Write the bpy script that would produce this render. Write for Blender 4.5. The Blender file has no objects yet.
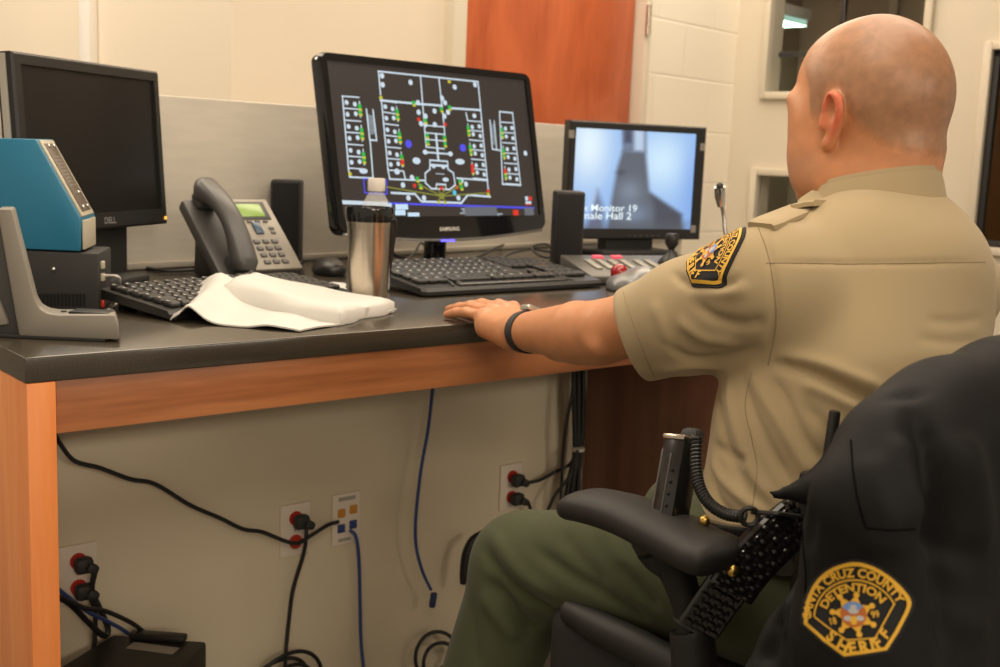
import bpy, bmesh, math, random
import numpy as np
from mathutils import Vector, Matrix
from mathutils.bvhtree import BVHTree

random.seed(4)
sc = bpy.context.scene
COL = sc.collection

# ------------------------------------------------------------------ camera
# world axes: X runs along the counter, Y from its front edge to the wall, Z up; floor z = 0
F, PITCH, ROLL, YAW = 1160.0, 0.154, 0.041, 0.697
ZT = 0.86                      # counter top
cp, sp, cr, sr = math.cos(PITCH), math.sin(PITCH), math.cos(ROLL), math.sin(ROLL)
MC = np.array([[cr, -sr, 0], [sr, cr, 0], [0, 0, 1]]) @ np.array([[1, 0, 0], [0, -sp, -cp], [0, cp, -sp]])
MW = MC @ np.array([[math.cos(YAW), -math.sin(YAW), 0], [math.sin(YAW), math.cos(YAW), 0], [0, 0, 1]])
CAM = np.array([-0.466, -1.490, 1.140])

cam_d = bpy.data.cameras.new('camera')
cam = bpy.data.objects.new('camera', cam_d)
COL.objects.link(cam)
cam_d.sensor_width = 36.0
cam_d.lens = F / 1000 * 36.0
cam_d.clip_start = 0.05
m4 = Matrix.Identity(4)
for i in range(3):
    m4[i][0], m4[i][1], m4[i][2], m4[i][3] = MW[0][i], -MW[1][i], -MW[2][i], CAM[i]
cam.matrix_world = m4
cam_d.dof.use_dof = True
cam_d.dof.focus_distance = 1.45
cam_d.dof.aperture_fstop = 8.0
sc.camera = cam

# ------------------------------------------------------------------ world, lights, exposure
w = bpy.data.worlds.new('world'); sc.world = w; w.use_nodes = True
bg = w.node_tree.nodes['Background']
bg.inputs[0].default_value = (1.0, 0.84, 0.64, 1); bg.inputs[1].default_value = 0.50

def area(name, loc, sx, sy, power, color=(1, 0.87, 0.70), rot=(0, 0, 0)):
    l = bpy.data.lights.new(name, 'AREA'); l.shape = 'RECTANGLE'; l.size = sx; l.size_y = sy
    l.energy = power; l.color = color
    o = bpy.data.objects.new(name, l); COL.objects.link(o); o.location = loc; o.rotation_euler = rot
    return o
area('ceiling_panel_light', (0.1, -0.5, 2.60), 1.8, 1.2, 28)
area('ceiling_panel_light', (1.7, -0.3, 2.60), 1.8, 1.2, 24)
area('ceiling_panel_light', (1.1, 1.55, 2.60), 1.8, 1.2, 40)
area('ceiling_panel_light', (2.7, 1.35, 2.60), 1.8, 1.2, 33)
area('ceiling_panel_light', (-0.6, 2.2, 2.60), 1.2, 0.6, 42)
area('ceiling_panel_light', (-1.0, -2.6, 2.60), 1.8, 1.2, 30)
area('ceiling_panel_light', (-1.4, -6.2, 2.60), 1.8, 1.2, 190)  # unseen panel added far behind the camera for low frontal light
area('ceiling_panel_light', (1.6, -6.2, 2.60), 1.8, 1.2, 190)  # its unseen twin, also added to brighten the knee-space wall under the counter

vs = sc.view_settings
vs.view_transform = 'Standard'; vs.look = 'None'; vs.gamma = 1.0; vs.use_curve_mapping = False
vs.exposure = 0.0

# ------------------------------------------------------------------ pixel -> point helpers (to read positions off the place)
def ray(x, y): return MW.T @ np.array([(x - 500) / F, (y - 333.5) / F, 1.0])
def at(x, y, d): return CAM + d * ray(x, y)
def on_z(x, y, z=ZT):
    d = ray(x, y); return CAM + (z - CAM[2]) / d[2] * d
def on_plane(x, y, p, n):
    d = ray(x, y); return CAM + np.dot(np.array(p) - CAM, n) / np.dot(d, n) * d
def on_y(x, y, Y): return on_plane(x, y, (0, Y, 0), np.array([0, 1.0, 0]))
LAT = np.array([math.cos(YAW), -math.sin(YAW), 0]); FWD = np.array([math.sin(YAW), math.cos(YAW), 0])

# ------------------------------------------------------------------ materials
MATS = {}
def mat(name, color, rough=0.5, metal=0.0, spec=0.5, emit=None, estr=1.0, coat=0.0, noise=None, bump=None, trans=0.0, sss=0.0, attr=None, sheen=0.0):
    if name in MATS: return MATS[name]
    m = bpy.data.materials.new(name); m.use_nodes = True; nt = m.node_tree; b = nt.nodes['Principled BSDF']
    b.inputs['Base Color'].default_value = (*color, 1); b.inputs['Roughness'].default_value = rough
    b.inputs['Metallic'].default_value = metal; b.inputs['Specular IOR Level'].default_value = spec
    b.inputs['Coat Weight'].default_value = coat; b.inputs['Transmission Weight'].default_value = trans
    b.inputs['Sheen Weight'].default_value = sheen
    if sss:
        b.inputs['Subsurface Weight'].default_value = sss; b.inputs['Subsurface Radius'].default_value = (0.012, 0.004, 0.002)
        b.inputs['Subsurface Scale'].default_value = 0.6
    if emit:
        b.inputs['Emission Color'].default_value = (*emit, 1); b.inputs['Emission Strength'].default_value = estr
    tc = nt.nodes.new('ShaderNodeTexCoord')
    src = None
    if attr:
        a = nt.nodes.new('ShaderNodeAttribute'); a.attribute_name = attr; src = a.outputs['Color']
        nt.links.new(src, b.inputs['Base Color'])
    if noise:                                       # (scale vec, amount, detail)
        scale, amt, detail = noise
        mp = nt.nodes.new('ShaderNodeMapping'); mp.inputs['Scale'].default_value = scale if hasattr(scale, '__len__') else (scale,) * 3
        nz = nt.nodes.new('ShaderNodeTexNoise'); nz.inputs['Scale'].default_value = 1.0; nz.inputs['Detail'].default_value = detail
        nt.links.new(tc.outputs['Object'], mp.inputs[0]); nt.links.new(mp.outputs[0], nz.inputs['Vector'])
        mr = nt.nodes.new('ShaderNodeMapRange'); mr.inputs[1].default_value = 0.3; mr.inputs[2].default_value = 0.7
        mr.inputs[3].default_value = 1 - amt; mr.inputs[4].default_value = 1 + amt
        nt.links.new(nz.outputs[0], mr.inputs[0])
        mx = nt.nodes.new('ShaderNodeMix'); mx.data_type = 'RGBA'; mx.blend_type = 'MULTIPLY'; mx.inputs[0].default_value = 1
        if src: nt.links.new(src, mx.inputs[6])
        else: mx.inputs[6].default_value = (*color, 1)
        nt.links.new(mr.outputs[0], mx.inputs[7]); nt.links.new(mx.outputs[2], b.inputs['Base Color'])
    if bump:
        scale, strength, dist = bump
        n2 = nt.nodes.new('ShaderNodeTexNoise'); n2.inputs['Scale'].default_value = scale; n2.inputs['Detail'].default_value = 3
        nt.links.new(tc.outputs['Object'], n2.inputs['Vector'])
        bp = nt.nodes.new('ShaderNodeBump'); bp.inputs['Strength'].default_value = strength; bp.inputs['Distance'].default_value = dist
        nt.links.new(n2.outputs[0], bp.inputs['Height']); nt.links.new(bp.outputs[0], b.inputs['Normal'])
    MATS[name] = m
    return m

def wood(name, c1, c2, axis, rough=0.38, freq=9.0, stretch=0.09):
    if name in MATS: return MATS[name]
    m = mat(name, c1, rough, coat=0.15); nt = m.node_tree; b = nt.nodes['Principled BSDF']
    tc = nt.nodes.new('ShaderNodeTexCoord'); mp = nt.nodes.new('ShaderNodeMapping')
    s = [freq] * 3; s[axis] = freq * stretch; mp.inputs['Scale'].default_value = s
    nz = nt.nodes.new('ShaderNodeTexNoise'); nz.inputs['Scale'].default_value = 1.2; nz.inputs['Detail'].default_value = 6; nz.inputs['Distortion'].default_value = 1.1
    mp2 = nt.nodes.new('ShaderNodeMapping'); s2 = [freq * 14] * 3; s2[axis] = freq * 0.8; mp2.inputs['Scale'].default_value = s2
    n2 = nt.nodes.new('ShaderNodeTexNoise'); n2.inputs['Scale'].default_value = 1.0; n2.inputs['Detail'].default_value = 2
    rp = nt.nodes.new('ShaderNodeValToRGB'); rp.color_ramp.elements[0].position = 0.36; rp.color_ramp.elements[1].position = 0.62
    rp.color_ramp.elements[0].color = (*c1, 1); rp.color_ramp.elements[1].color = (*c2, 1)
    mx = nt.nodes.new('ShaderNodeMath'); mx.operation = 'MULTIPLY_ADD'; mx.inputs[1].default_value = 0.22
    sb = nt.nodes.new('ShaderNodeMath'); sb.operation = 'MULTIPLY'; sb.inputs[1].default_value = 0.80
    L = nt.links
    L.new(tc.outputs['Object'], mp.inputs[0]); L.new(mp.outputs[0], nz.inputs['Vector'])
    L.new(tc.outputs['Object'], mp2.inputs[0]); L.new(mp2.outputs[0], n2.inputs['Vector'])
    L.new(nz.outputs[0], sb.inputs[0]); L.new(n2.outputs[0], mx.inputs[0]); L.new(sb.outputs[0], mx.inputs[2])
    L.new(mx.outputs[0], rp.inputs[0]); L.new(rp.outputs[0], b.inputs['Base Color'])
    return m

def emis(name, color, strength=1.0):
    return mat(name, (0.01, 0.01, 0.01), 0.3, emit=color, estr=strength)

# ------------------------------------------------------------------ mesh builder
class MB:
    def __init__(s): s.v = []; s.f = []; s.m = []
    def add(s, vs, fs, mi=0):
        o = len(s.v); s.v += [tuple(map(float, p)) for p in vs]
        s.f += [tuple(i + o for i in f) for f in fs]; s.m += [mi] * len(fs); return s
    def from_bm(s, bm, mi=0):
        bm.verts.index_update(); s.add([v.co for v in bm.verts], [[v.index for v in f.verts] for f in bm.faces], mi); bm.free(); return s
    def box(s, c, size, bev=0.0, rot=None, mi=0, seg=2):
        bm = bmesh.new(); bmesh.ops.create_cube(bm, size=1)
        for v in bm.verts: v.co = Vector((v.co.x * size[0], v.co.y * size[1], v.co.z * size[2]))
        if bev: bmesh.ops.bevel(bm, geom=list(bm.edges), offset=bev, segments=seg, affect='EDGES', profile=0.5)
        if rot is not None: bmesh.ops.transform(bm, matrix=rot, verts=bm.verts)
        for v in bm.verts: v.co += Vector(c)
        return s.from_bm(bm, mi)
    def prism(s, pts, origin, U, V, W, t, bev=0.0, mi=0):
        """polygon pts in (u,v), extruded t along W from origin"""
        o, U, V, W = map(lambda q: Vector(map(float, q)), (origin, U, V, W))
        bm = bmesh.new()
        a = [bm.verts.new(o + U * p[0] + V * p[1]) for p in pts]; b = [bm.verts.new(o + U * p[0] + V * p[1] + W * t) for p in pts]
        n = len(pts); bm.faces.new(a[::-1]); bm.faces.new(b)
        for i in range(n): bm.faces.new((a[i], a[(i + 1) % n], b[(i + 1) % n], b[i]))
        bmesh.ops.recalc_face_normals(bm, faces=bm.faces)
        if bev: bmesh.ops.bevel(bm, geom=list(bm.edges), offset=bev, segments=2, affect='EDGES', profile=0.5)
        return s.from_bm(bm, mi)
    def lathe(s, prof, c=(0, 0, 0), n=40, mi=0, sx=1.0):
        vs = []; fs = []
        for r, z in prof:
            for k in range(n):
                a = 2 * math.pi * k / n; vs.append((c[0] + r * math.cos(a) * sx, c[1] + r * math.sin(a), c[2] + z))
        for i in range(len(prof) - 1):
            for k in range(n):
                fs.append((i * n + k, i * n + (k + 1) % n, (i + 1) * n + (k + 1) % n, (i + 1) * n + k))
        fs.append(tuple(range(n))[::-1]); fs.append(tuple((len(prof) - 1) * n + k for k in range(n)))
        return s.add(vs, fs, mi)
    def loft(s, rings, mi=0, cap=True):
        n = len(rings[0]); vs = [p for r in rings for p in r]; fs = []
        for i in range(len(rings) - 1):
            for k in range(n): fs.append((i * n + k, i * n + (k + 1) % n, (i + 1) * n + (k + 1) % n, (i + 1) * n + k))
        if cap:
            fs.append(tuple(range(n))[::-1]); fs.append(tuple((len(rings) - 1) * n + k for k in range(n)))
        return s.add(vs, fs, mi)
    def tube(s, pts, r, n=8, mi=0, sub=6, smooth=True):
        P = spline(pts, sub) if smooth else np.array(pts, float)
        R = r if hasattr(r, '__len__') else None
        T = np.gradient(P, axis=0); T /= np.linalg.norm(T, axis=1)[:, None] + 1e-12
        up = np.array([0, 0, 1.0]) if abs(T[0][2]) < 0.9 else np.array([1.0, 0, 0])
        nn = np.cross(T[0], up); nn /= np.linalg.norm(nn); rings = []
        for i in range(len(P)):
            nn = nn - T[i] * np.dot(nn, T[i]); nn /= np.linalg.norm(nn); bb = np.cross(T[i], nn)
            rr = r if R is None else np.interp(i / (len(P) - 1), np.linspace(0, 1, len(R)), R)
            rings.append([P[i] + rr * (nn * math.cos(2 * math.pi * k / n) + bb * math.sin(2 * math.pi * k / n)) for k in range(n)])
        return s.loft(rings, mi)
    def sphere(s, c, r, mi=0, u=16, v=10):
        bm = bmesh.new(); bmesh.ops.create_uvsphere(bm, u_segments=u, v_segments=v, radius=1)
        rr = r if hasattr(r, '__len__') else (r, r, r)
        for q in bm.verts: q.co = Vector((q.co.x * rr[0] + c[0], q.co.y * rr[1] + c[1], q.co.z * rr[2] + c[2]))
        return s.from_bm(bm, mi)
    def build(s, name, mats, parent=None, origin=(0, 0, 0), smooth=40, loc=None):
        me = bpy.data.meshes.new(name)
        V = np.array(s.v, float) - np.array(origin, float)
        me.from_pydata(V.tolist(), [], s.f); me.update()
        for mm in (mats if isinstance(mats, (list, tuple)) else [mats]): me.materials.append(mm)
        me.polygons.foreach_set('material_index', s.m)
        if smooth:
            me.shade_smooth(); me.set_sharp_from_angle(angle=math.radians(smooth))
        o = bpy.data.objects.new(name, me); COL.objects.link(o)
        if parent is not None: o.parent = parent
        else: o.location = loc if loc is not None else origin
        return o

def spline(pts, sub=6):
    P = np.array(pts, float)
    if len(P) < 3: return np.array([P[0] + (P[-1] - P[0]) * t for t in np.linspace(0, 1, sub + 1)])
    Q = np.vstack([2 * P[0] - P[1], P, 2 * P[-1] - P[-2]]); out = []
    for i in range(1, len(Q) - 2):
        p0, p1, p2, p3 = Q[i - 1:i + 3]
        for k in range(sub):
            t = k / sub
            out.append(0.5 * ((2 * p1) + (-p0 + p2) * t + (2 * p0 - 5 * p1 + 4 * p2 - p3) * t * t + (-p0 + 3 * p1 - 3 * p2 + p3) * t ** 3))
    out.append(P[-1]); return np.array(out)

def tag(o, label=None, cat=None, group=None, kind=None):
    if label: o['label'] = label
    if cat: o['category'] = cat
    if group: o['group'] = group
    if kind: o['kind'] = kind
    return o
def empty(name, loc, rotz=0.0):
    o = bpy.data.objects.new(name, None); COL.objects.link(o); o.empty_display_size = 0.05
    o.location = tuple(map(float, loc)); o.rotation_euler = (0, 0, rotz); return o
def struct(o): o['kind'] = 'structure'; return o
def copy_tree(o, parent=None):
    c = o.copy(); COL.objects.link(c)
    if parent is not None: c.parent = parent
    for ch in [q for q in bpy.data.objects if q.parent == o]: copy_tree(ch, c)
    return c

# text as mesh data (verts 2D, faces)
def text_data(s, size=1.0, bold=0.0, align='CENTER', spacing=1.0):
    cu = bpy.data.curves.new('t', 'FONT'); cu.body = s; cu.size = size; cu.align_x = align; cu.offset = bold; cu.space_character = spacing
    cu.resolution_u = 3
    o = bpy.data.objects.new('t', cu); COL.objects.link(o)
    dg = bpy.context.evaluated_depsgraph_get(); me = o.evaluated_get(dg).to_mesh()
    vs = [(v.co.x, v.co.y) for v in me.vertices]; fs = [tuple(p.vertices) for p in me.polygons]
    bpy.data.objects.remove(o); bpy.data.curves.remove(cu)
    return vs, fs

# ------------------------------------------------------------------ signed-distance modelling (bodies, cloth)
def n3(a): return np.array(a, np.float32)
class Cap:
    def __init__(s, a, b, ra, rb=None, flat=None): s.a, s.b, s.ra, s.rb, s.flat = n3(a), n3(b), ra, ra if rb is None else rb, flat
    def __call__(s, P):
        ba = s.b - s.a; pa = P - s.a; h = np.clip(pa @ ba / max(float(ba @ ba), 1e-9), 0, 1)
        q = pa - h[:, None] * ba
        if s.flat is not None:                      # (axis vector, factor): squash along that axis
            ax, k = n3(s.flat[0]), s.flat[1]; c = q @ ax; q = q + np.outer(c * (1 / k - 1), ax)
        return np.linalg.norm(q, axis=1) - (s.ra + (s.rb - s.ra) * h)
class Ell:
    def __init__(s, c, r, R=None): s.c, s.r, s.R = n3(c), n3(r), None if R is None else np.array(R, np.float32)
    def __call__(s, P):
        q = P - s.c
        if s.R is not None: q = q @ s.R.T
        k0 = np.linalg.norm(q / s.r, axis=1); k1 = np.linalg.norm(q / (s.r * s.r), axis=1)
        return k0 * (k0 - 1) / np.maximum(k1, 1e-6)
class RBox:
    def __init__(s, c, h, R=None, r=0.01): s.c, s.h, s.R, s.r = n3(c), n3(h), None if R is None else np.array(R, np.float32), r
    def __call__(s, P):
        q = P - s.c
        if s.R is not None: q = q @ s.R.T
        q = np.abs(q) - (s.h - s.r); return np.linalg.norm(np.maximum(q, 0), axis=1) + np.minimum(q.max(axis=1), 0) - s.r
class Cut:                                          # keeps the side n.p < d
    def __init__(s, p, n): s.n = n3(n) / np.linalg.norm(n); s.d = float(n3(p) @ s.n)
    def __call__(s, P): return P @ s.n - s.d
class SDF:
    def __init__(s): s.ops = []
    def u(s, f, k=0.02): s.ops.append(('u', f, k)); return s
    def sub(s, f, k=0.01): s.ops.append(('s', f, k)); return s
    def cut(s, f, k=0.004): s.ops.append(('i', f, k)); return s
    def __call__(s, P):
        d = None
        for op, f, k in s.ops:
            e = f(P)
            if d is None: d = e; continue
            if op == 'u':
                h = np.maximum(k - np.abs(d - e), 0) / k; d = np.minimum(d, e) - h * h * k * 0.25
            else:
                e = -e if op == 's' else e
                h = np.maximum(k - np.abs(d - e), 0) / k; d = np.maximum(d, e) + h * h * k * 0.25
        return d
def surface(f, lo, hi, h, blk=8, slack=1.6):
    lo = np.array(lo, np.float32); hi = np.array(hi, np.float32)
    nb = np.ceil((hi - lo) / (h * blk)).astype(int) + 1; n = nb * blk
    B = np.stack(np.meshgrid(*[np.arange(k) for k in nb], indexing='ij'), -1).reshape(-1, 3)
    cen = lo + (B * blk + (blk - 1) / 2).astype(np.float32) * h
    dc = f(cen.astype(np.float32)); near = np.abs(dc) < slack * h * blk * 0.87 + 0.012
    vals = np.repeat(np.repeat(np.repeat(dc.reshape(nb), blk, 0), blk, 1), blk, 2).astype(np.float32)
    loc = np.stack(np.meshgrid(*[np.arange(blk)] * 3, indexing='ij'), -1).reshape(-1, 3)
    NB = B[near]
    for c in range(0, len(NB), 256):
        I = (NB[c:c + 256, None, :] * blk + loc[None]).reshape(-1, 3)
        vals[I[:, 0], I[:, 1], I[:, 2]] = f((lo + I * np.float32(h)).astype(np.float32))
    s = vals < 0
    cnt = np.zeros(tuple(n - 1), np.int8)
    for a in (0, 1):
        for b in (0, 1):
            for c in (0, 1): cnt += s[a:n[0] - 1 + a, b:n[1] - 1 + b, c:n[2] - 1 + c]
    C = np.argwhere((cnt > 0) & (cnt < 8)); vid = np.full(tuple(n - 1), -1, np.int32); vid[C[:, 0], C[:, 1], C[:, 2]] = np.arange(len(C))
    off = np.array([[a, b, c] for a in (0, 1) for b in (0, 1) for c in (0, 1)])
    cv = np.stack([vals[C[:, 0] + o[0], C[:, 1] + o[1], C[:, 2] + o[2]] for o in off], 1)
    acc = np.zeros((len(C), 3)); wt = np.zeros(len(C))
    for i in range(8):
        for j in range(i + 1, 8):
            if np.abs(off[i] - off[j]).sum() != 1: continue
            x = (cv[:, i] < 0) != (cv[:, j] < 0); t = cv[:, i] / np.where(x, cv[:, i] - cv[:, j], 1)
            acc += np.where(x[:, None], off[i] + t[:, None] * (off[j] - off[i]), 0); wt += x
    V = lo + h * (C + acc / wt[:, None]); Q = []
    for ax in range(3):
        sl0 = [slice(1, -1)] * 3; sl1 = [slice(1, -1)] * 3; sl0[ax] = slice(0, -1); sl1[ax] = slice(1, None)
        e = np.argwhere(s[tuple(sl0)] != s[tuple(sl1)])
        e += np.array([0 if k == ax else 1 for k in range(3)])
        b, c = (ax + 1) % 3, (ax + 2) % 3; eb = np.eye(3, dtype=int)[b]; ec = np.eye(3, dtype=int)[c]
        ids = []
        for o in (-eb - ec, -ec, 0 * eb, -eb):
            g = e + o; ok = np.clip(g, 0, n - 2); ids.append(vid[ok[:, 0], ok[:, 1], ok[:, 2]])
        q = np.stack(ids, 1); inside = s[e[:, 0], e[:, 1], e[:, 2]]
        q[~inside] = q[~inside][:, ::-1]; Q.append(q[(q >= 0).all(1)])
    return V, np.vstack(Q)
def relax(V, Q, it=1, lam=0.5):
    for _ in range(it):
        acc = np.zeros_like(V); w_ = np.zeros(len(V))
        for a, b in ((0, 1), (1, 2), (2, 3), (3, 0)):
            np.add.at(acc, Q[:, a], V[Q[:, b]]); np.add.at(acc, Q[:, b], V[Q[:, a]]); np.add.at(w_, Q[:, a], 1); np.add.at(w_, Q[:, b], 1)
        V = V + lam * (acc / np.maximum(w_, 1)[:, None] - V)
    return V
def normals(V, Q):
    nn = np.cross(V[Q[:, 2]] - V[Q[:, 0]], V[Q[:, 3]] - V[Q[:, 1]]); N = np.zeros_like(V)
    for k in range(4): np.add.at(N, Q[:, k], nn)
    return N / (np.linalg.norm(N, axis=1)[:, None] + 1e-12)
def tree_of(V, Q): return BVHTree.FromPolygons([tuple(v) for v in V], [tuple(map(int, q)) for q in Q])
def cast(bvh, px, py, lift=0.0):
    d = ray(px, py); d = d / np.linalg.norm(d)
    h = bvh.ray_cast(Vector(CAM), Vector(d))
    if h[0] is None: return None
    p = np.array(h[0]); n = np.array(h[1]); n = n if n @ d < 0 else -n
    return p + n * lift
def path_cast(bvh, pts, lift=0.0, sub=8):
    out = [cast(bvh, x, y, lift) for x, y in spline([(a, b, 0) for a, b in pts], sub)[:, :2]]
    return [p for p in out if p is not None]
def creases(V, Q, bvh, folds):
    """folds: (pixel polyline, height, width); positive = ridge, negative = furrow, fading at both ends"""
    N = normals(V, Q); D = np.zeros(len(V))
    for pts, amp, wid in folds:
        P = path_cast(bvh, pts, 0, 6)
        if len(P) < 2: continue
        P = np.array(P); d2 = np.full(len(V), 1e9); tt = np.zeros(len(V))
        for i in range(len(P) - 1):
            ab = P[i + 1] - P[i]; t = np.clip((V - P[i]) @ ab / max(ab @ ab, 1e-12), 0, 1)
            d = ((V - P[i] - t[:, None] * ab) ** 2).sum(1); mm = d < d2; d2[mm] = d[mm]; tt[mm] = (i + t[mm]) / (len(P) - 1)
        D += amp * np.exp(-d2 / wid ** 2) * np.clip(np.minimum(tt, 1 - tt) * 5 + 0.12, 0, 1)
    return V + N * D[:, None]
def qmesh(name, V, Q, mats, parent=None, origin=(0, 0, 0), smooth=True, color=None, attr='tone'):
    me = bpy.data.meshes.new(name); me.from_pydata((V - np.array(origin)).tolist(), [], Q.tolist()); me.update()
    for mm in (mats if isinstance(mats, (list, tuple)) else [mats]): me.materials.append(mm)
    if smooth: me.shade_smooth()
    if color is not None:
        a = me.color_attributes.new(attr, 'FLOAT_COLOR', 'POINT'); c4 = np.ones((len(V), 4), np.float32); c4[:, :3] = color
        a.data.foreach_set('color', c4.ravel())
    o = bpy.data.objects.new(name, me); COL.objects.link(o)
    if parent is not None: o.parent = parent
    else: o.location = tuple(map(float, origin))
    return o
def sstep(a, b, x): t = np.clip((x - a) / (b - a), 0, 1); return t * t * (3 - 2 * t)

# ================================================================== MATERIALS
CREAM = mat('cream_paint', (0.80, 0.70, 0.56), 0.55, noise=(1.5, 0.02, 2))
FRAMEP = mat('beige_frame_paint', (0.68, 0.61, 0.49), 0.45)
BEIGE = mat('kneespace_paint', (0.74, 0.645, 0.47), 0.6, noise=(2.0, 0.03, 2))
PARTM = mat('partition_finish', (0.58, 0.53, 0.45), 0.7, noise=((8, 8, 60), 0.05, 3), bump=(90, 0.15, 0.002))
FLOORM = mat('floor_vinyl', (0.13, 0.115, 0.095), 0.4, noise=(30, 0.2, 3))
COUNTER = mat('counter_stone', (0.052, 0.042, 0.030), 0.20, spec=0.5, noise=(420, 0.22, 2))
MAPLE_X = wood('maple_along', (0.27, 0.085, 0.028), (0.56, 0.215, 0.080), 0)
MAPLE_Z = wood('maple_upright', (0.78, 0.225, 0.058), (0.88, 0.33, 0.10), 2)
WALNUT = wood('dark_veneer', (0.20, 0.090, 0.055), (0.27, 0.120, 0.072), 2, 0.5)
REDWOOD = wood('red_door_veneer', (0.38, 0.072, 0.020), (0.53, 0.120, 0.036), 2, 0.4, 5.0, .4)
BLACKP = mat('black_plastic', (0.018, 0.017, 0.016), 0.38)
BLACKM = mat('black_matte_plastic', (0.026, 0.025, 0.024), 0.6)
GLOSSB = mat('gloss_black_plastic', (0.008, 0.008, 0.009), 0.12, coat=0.4)
GREYP = mat('grey_plastic', (0.24, 0.215, 0.18), 0.42)
DGREY = mat('dark_grey_plastic', (0.055, 0.053, 0.050), 0.5)
SILVER = mat('silver_plastic', (0.55, 0.52, 0.46), 0.3, metal=0.6)
STEEL = mat('brushed_steel', (0.62, 0.55, 0.46), 0.26, metal=1.0, noise=((4, 4, 200), 0.05, 2))
CHROME = mat('chrome', (0.8, 0.78, 0.74), 0.12, metal=1.0)
BRASS = mat('brass', (0.75, 0.50, 0.14), 0.3, metal=1.0)
RUBBER = mat('cable_rubber', (0.012, 0.012, 0.012), 0.5)
BLUEC = mat('blue_cable_jacket', (0.03, 0.065, 0.24), 0.45)
WHITEC = mat('white_cable_jacket', (0.7, 0.66, 0.58), 0.45)
PLATE = mat('ivory_plate', (0.84, 0.74, 0.62), 0.45)
TINT = mat('brown_tinted_glass', (0.36, 0.22, 0.13), 0.03, trans=1.0); TINT.node_tree.nodes['Principled BSDF'].inputs['IOR'].default_value = 1.15
REDP = mat('red_plastic', (0.50, 0.03, 0.015), 0.4)
PAPER = mat('white_paper', (0.66, 0.64, 0.60), 0.75)
BLUEE = mat('blue_enamel', (0.022, 0.19, 0.33), 0.38)
IVORY = mat('ivory_plastic', (0.52, 0.47, 0.36), 0.45)
KEYTXT = mat('key_legend', (0.55, 0.53, 0.5), 0.5)
GLASSM = mat('clear_glass', (0.97, 0.98, 0.97), 0.02, trans=1.0); GLASSM.node_tree.nodes['Principled BSDF'].inputs['IOR'].default_value = 1.12
PET = mat('clear_bottle', (0.95, 0.97, 0.97), 0.06)
PET.node_tree.nodes['Principled BSDF'].inputs['Alpha'].default_value = 0.30

# ================================================================== THE ROOM
XD = np.array([0.985, 0.173, 0.0]); XD /= np.linalg.norm(XD)      # direction of partition and back wall
YD = np.array([-XD[1], XD[0], 0.0]); ANG = math.atan2(XD[1], XD[0])
def wall_obj(name, mats, loc, rotz, builder):
    o = builder.build(name, mats, None, (0, 0, 0)); o.location = tuple(map(float, loc)); o.rotation_euler = (0, 0, rotz); return struct(o)

struct(MB().box((1.6, -1.0, -0.02), (10, 15, 0.04)).build('floor', FLOORM))
struct(MB().box((1.6, -1.0, 2.72), (10, 15, 0.04)).build('ceiling', CREAM))

C0 = at(733, 110, 5.0); C0[2] = 0
def sA(px, py=60): return float((on_plane(px, py, C0, YD) - C0) @ XD)   # distance along the back wall (negative = towards the left)
def zA(px, py): return float(on_plane(px, py, C0, YD)[2])
sL = sA(230.5, 50)
# back wall (local x along the wall, y into it)
BLOCK = mat('painted_block', (0.93, 0.86, 0.73), 0.5)
def block_bump(m):
    nt = m.node_tree; b = nt.nodes['Principled BSDF']; tc = nt.nodes.new('ShaderNodeTexCoord')
    sp_ = nt.nodes.new('ShaderNodeSeparateXYZ'); cb = nt.nodes.new('ShaderNodeCombineXYZ'); br = nt.nodes.new('ShaderNodeTexBrick')
    br.inputs['Scale'].default_value = 1.0; br.inputs['Brick Width'].default_value = 0.42; br.inputs['Row Height'].default_value = 0.21
    br.inputs['Mortar Size'].default_value = 0.006; br.inputs['Mortar Smooth'].default_value = 0.6
    nt.links.new(tc.outputs['Object'], sp_.inputs[0]); nt.links.new(sp_.outputs[0], cb.inputs[0]); nt.links.new(sp_.outputs[2], cb.inputs[1])
    nt.links.new(cb.outputs[0], br.inputs['Vector'])
    iv = nt.nodes.new('ShaderNodeMath'); iv.operation = 'SUBTRACT'; iv.inputs[0].default_value = 1
    nt.links.new(br.outputs['Fac'], iv.inputs[1])
    bp = nt.nodes.new('ShaderNodeBump'); bp.inputs['Strength'].default_value = 0.5; bp.inputs['Distance'].default_value = 0.004
    nt.links.new(iv.outputs[0], bp.inputs['Height']); nt.links.new(bp.outputs[0], b.inputs['Normal'])
block_bump(BLOCK)
xs = [sL, sA(444), sA(641), 0.02]
wb = MB()
wb.box(((xs[0] + xs[1]) / 2, 0.06, 1.35), (xs[1] - xs[0], 0.12, 2.70), mi=0)
wb.box(((xs[1] + xs[2]) / 2, 0.09, 1.35), (xs[2] - xs[1], 0.06, 2.70), mi=0)
wb.box(((xs[2] + xs[3]) / 2, 0.06, 1.35), (xs[3] - xs[2], 0.12, 2.70), mi=1)
wall_obj('wall_back', [CREAM, BLOCK], C0, ANG, wb)
# red wooden door in its painted frame
d0, d1 = sA(457), sA(635.5)
dr = empty('door_1', C0 + XD * (d0 + d1) / 2, ANG); struct(dr)
hw = (d1 - d0) / 2
MB().box((0, 0.035, 1.06), (2 * hw - 0.006, 0.045, 2.10), 0.002).build('door_panel', REDWOOD, dr)
fr = MB(); fw = sA(457) - sA(443.6)
fr.box((-hw - fw / 2, 0.01, 1.10), (fw, 0.10, 2.20), 0.006); fr.box((hw + 0.02, 0.01, 1.10), (0.036, 0.10, 2.20), 0.006)
fr.box((0, 0.01, 2.17), (2 * hw, 0.10, 0.10), 0.006)
fr.build('door_frame', FRAMEP, dr)
hg = MB(); hz = zA(637, 20); hg.lathe([(0.010, -0.055), (0.010, 0.055)], (hw + 0.004, -0.045, hz), 12); hg.build('hinge', STEEL, dr)
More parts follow.
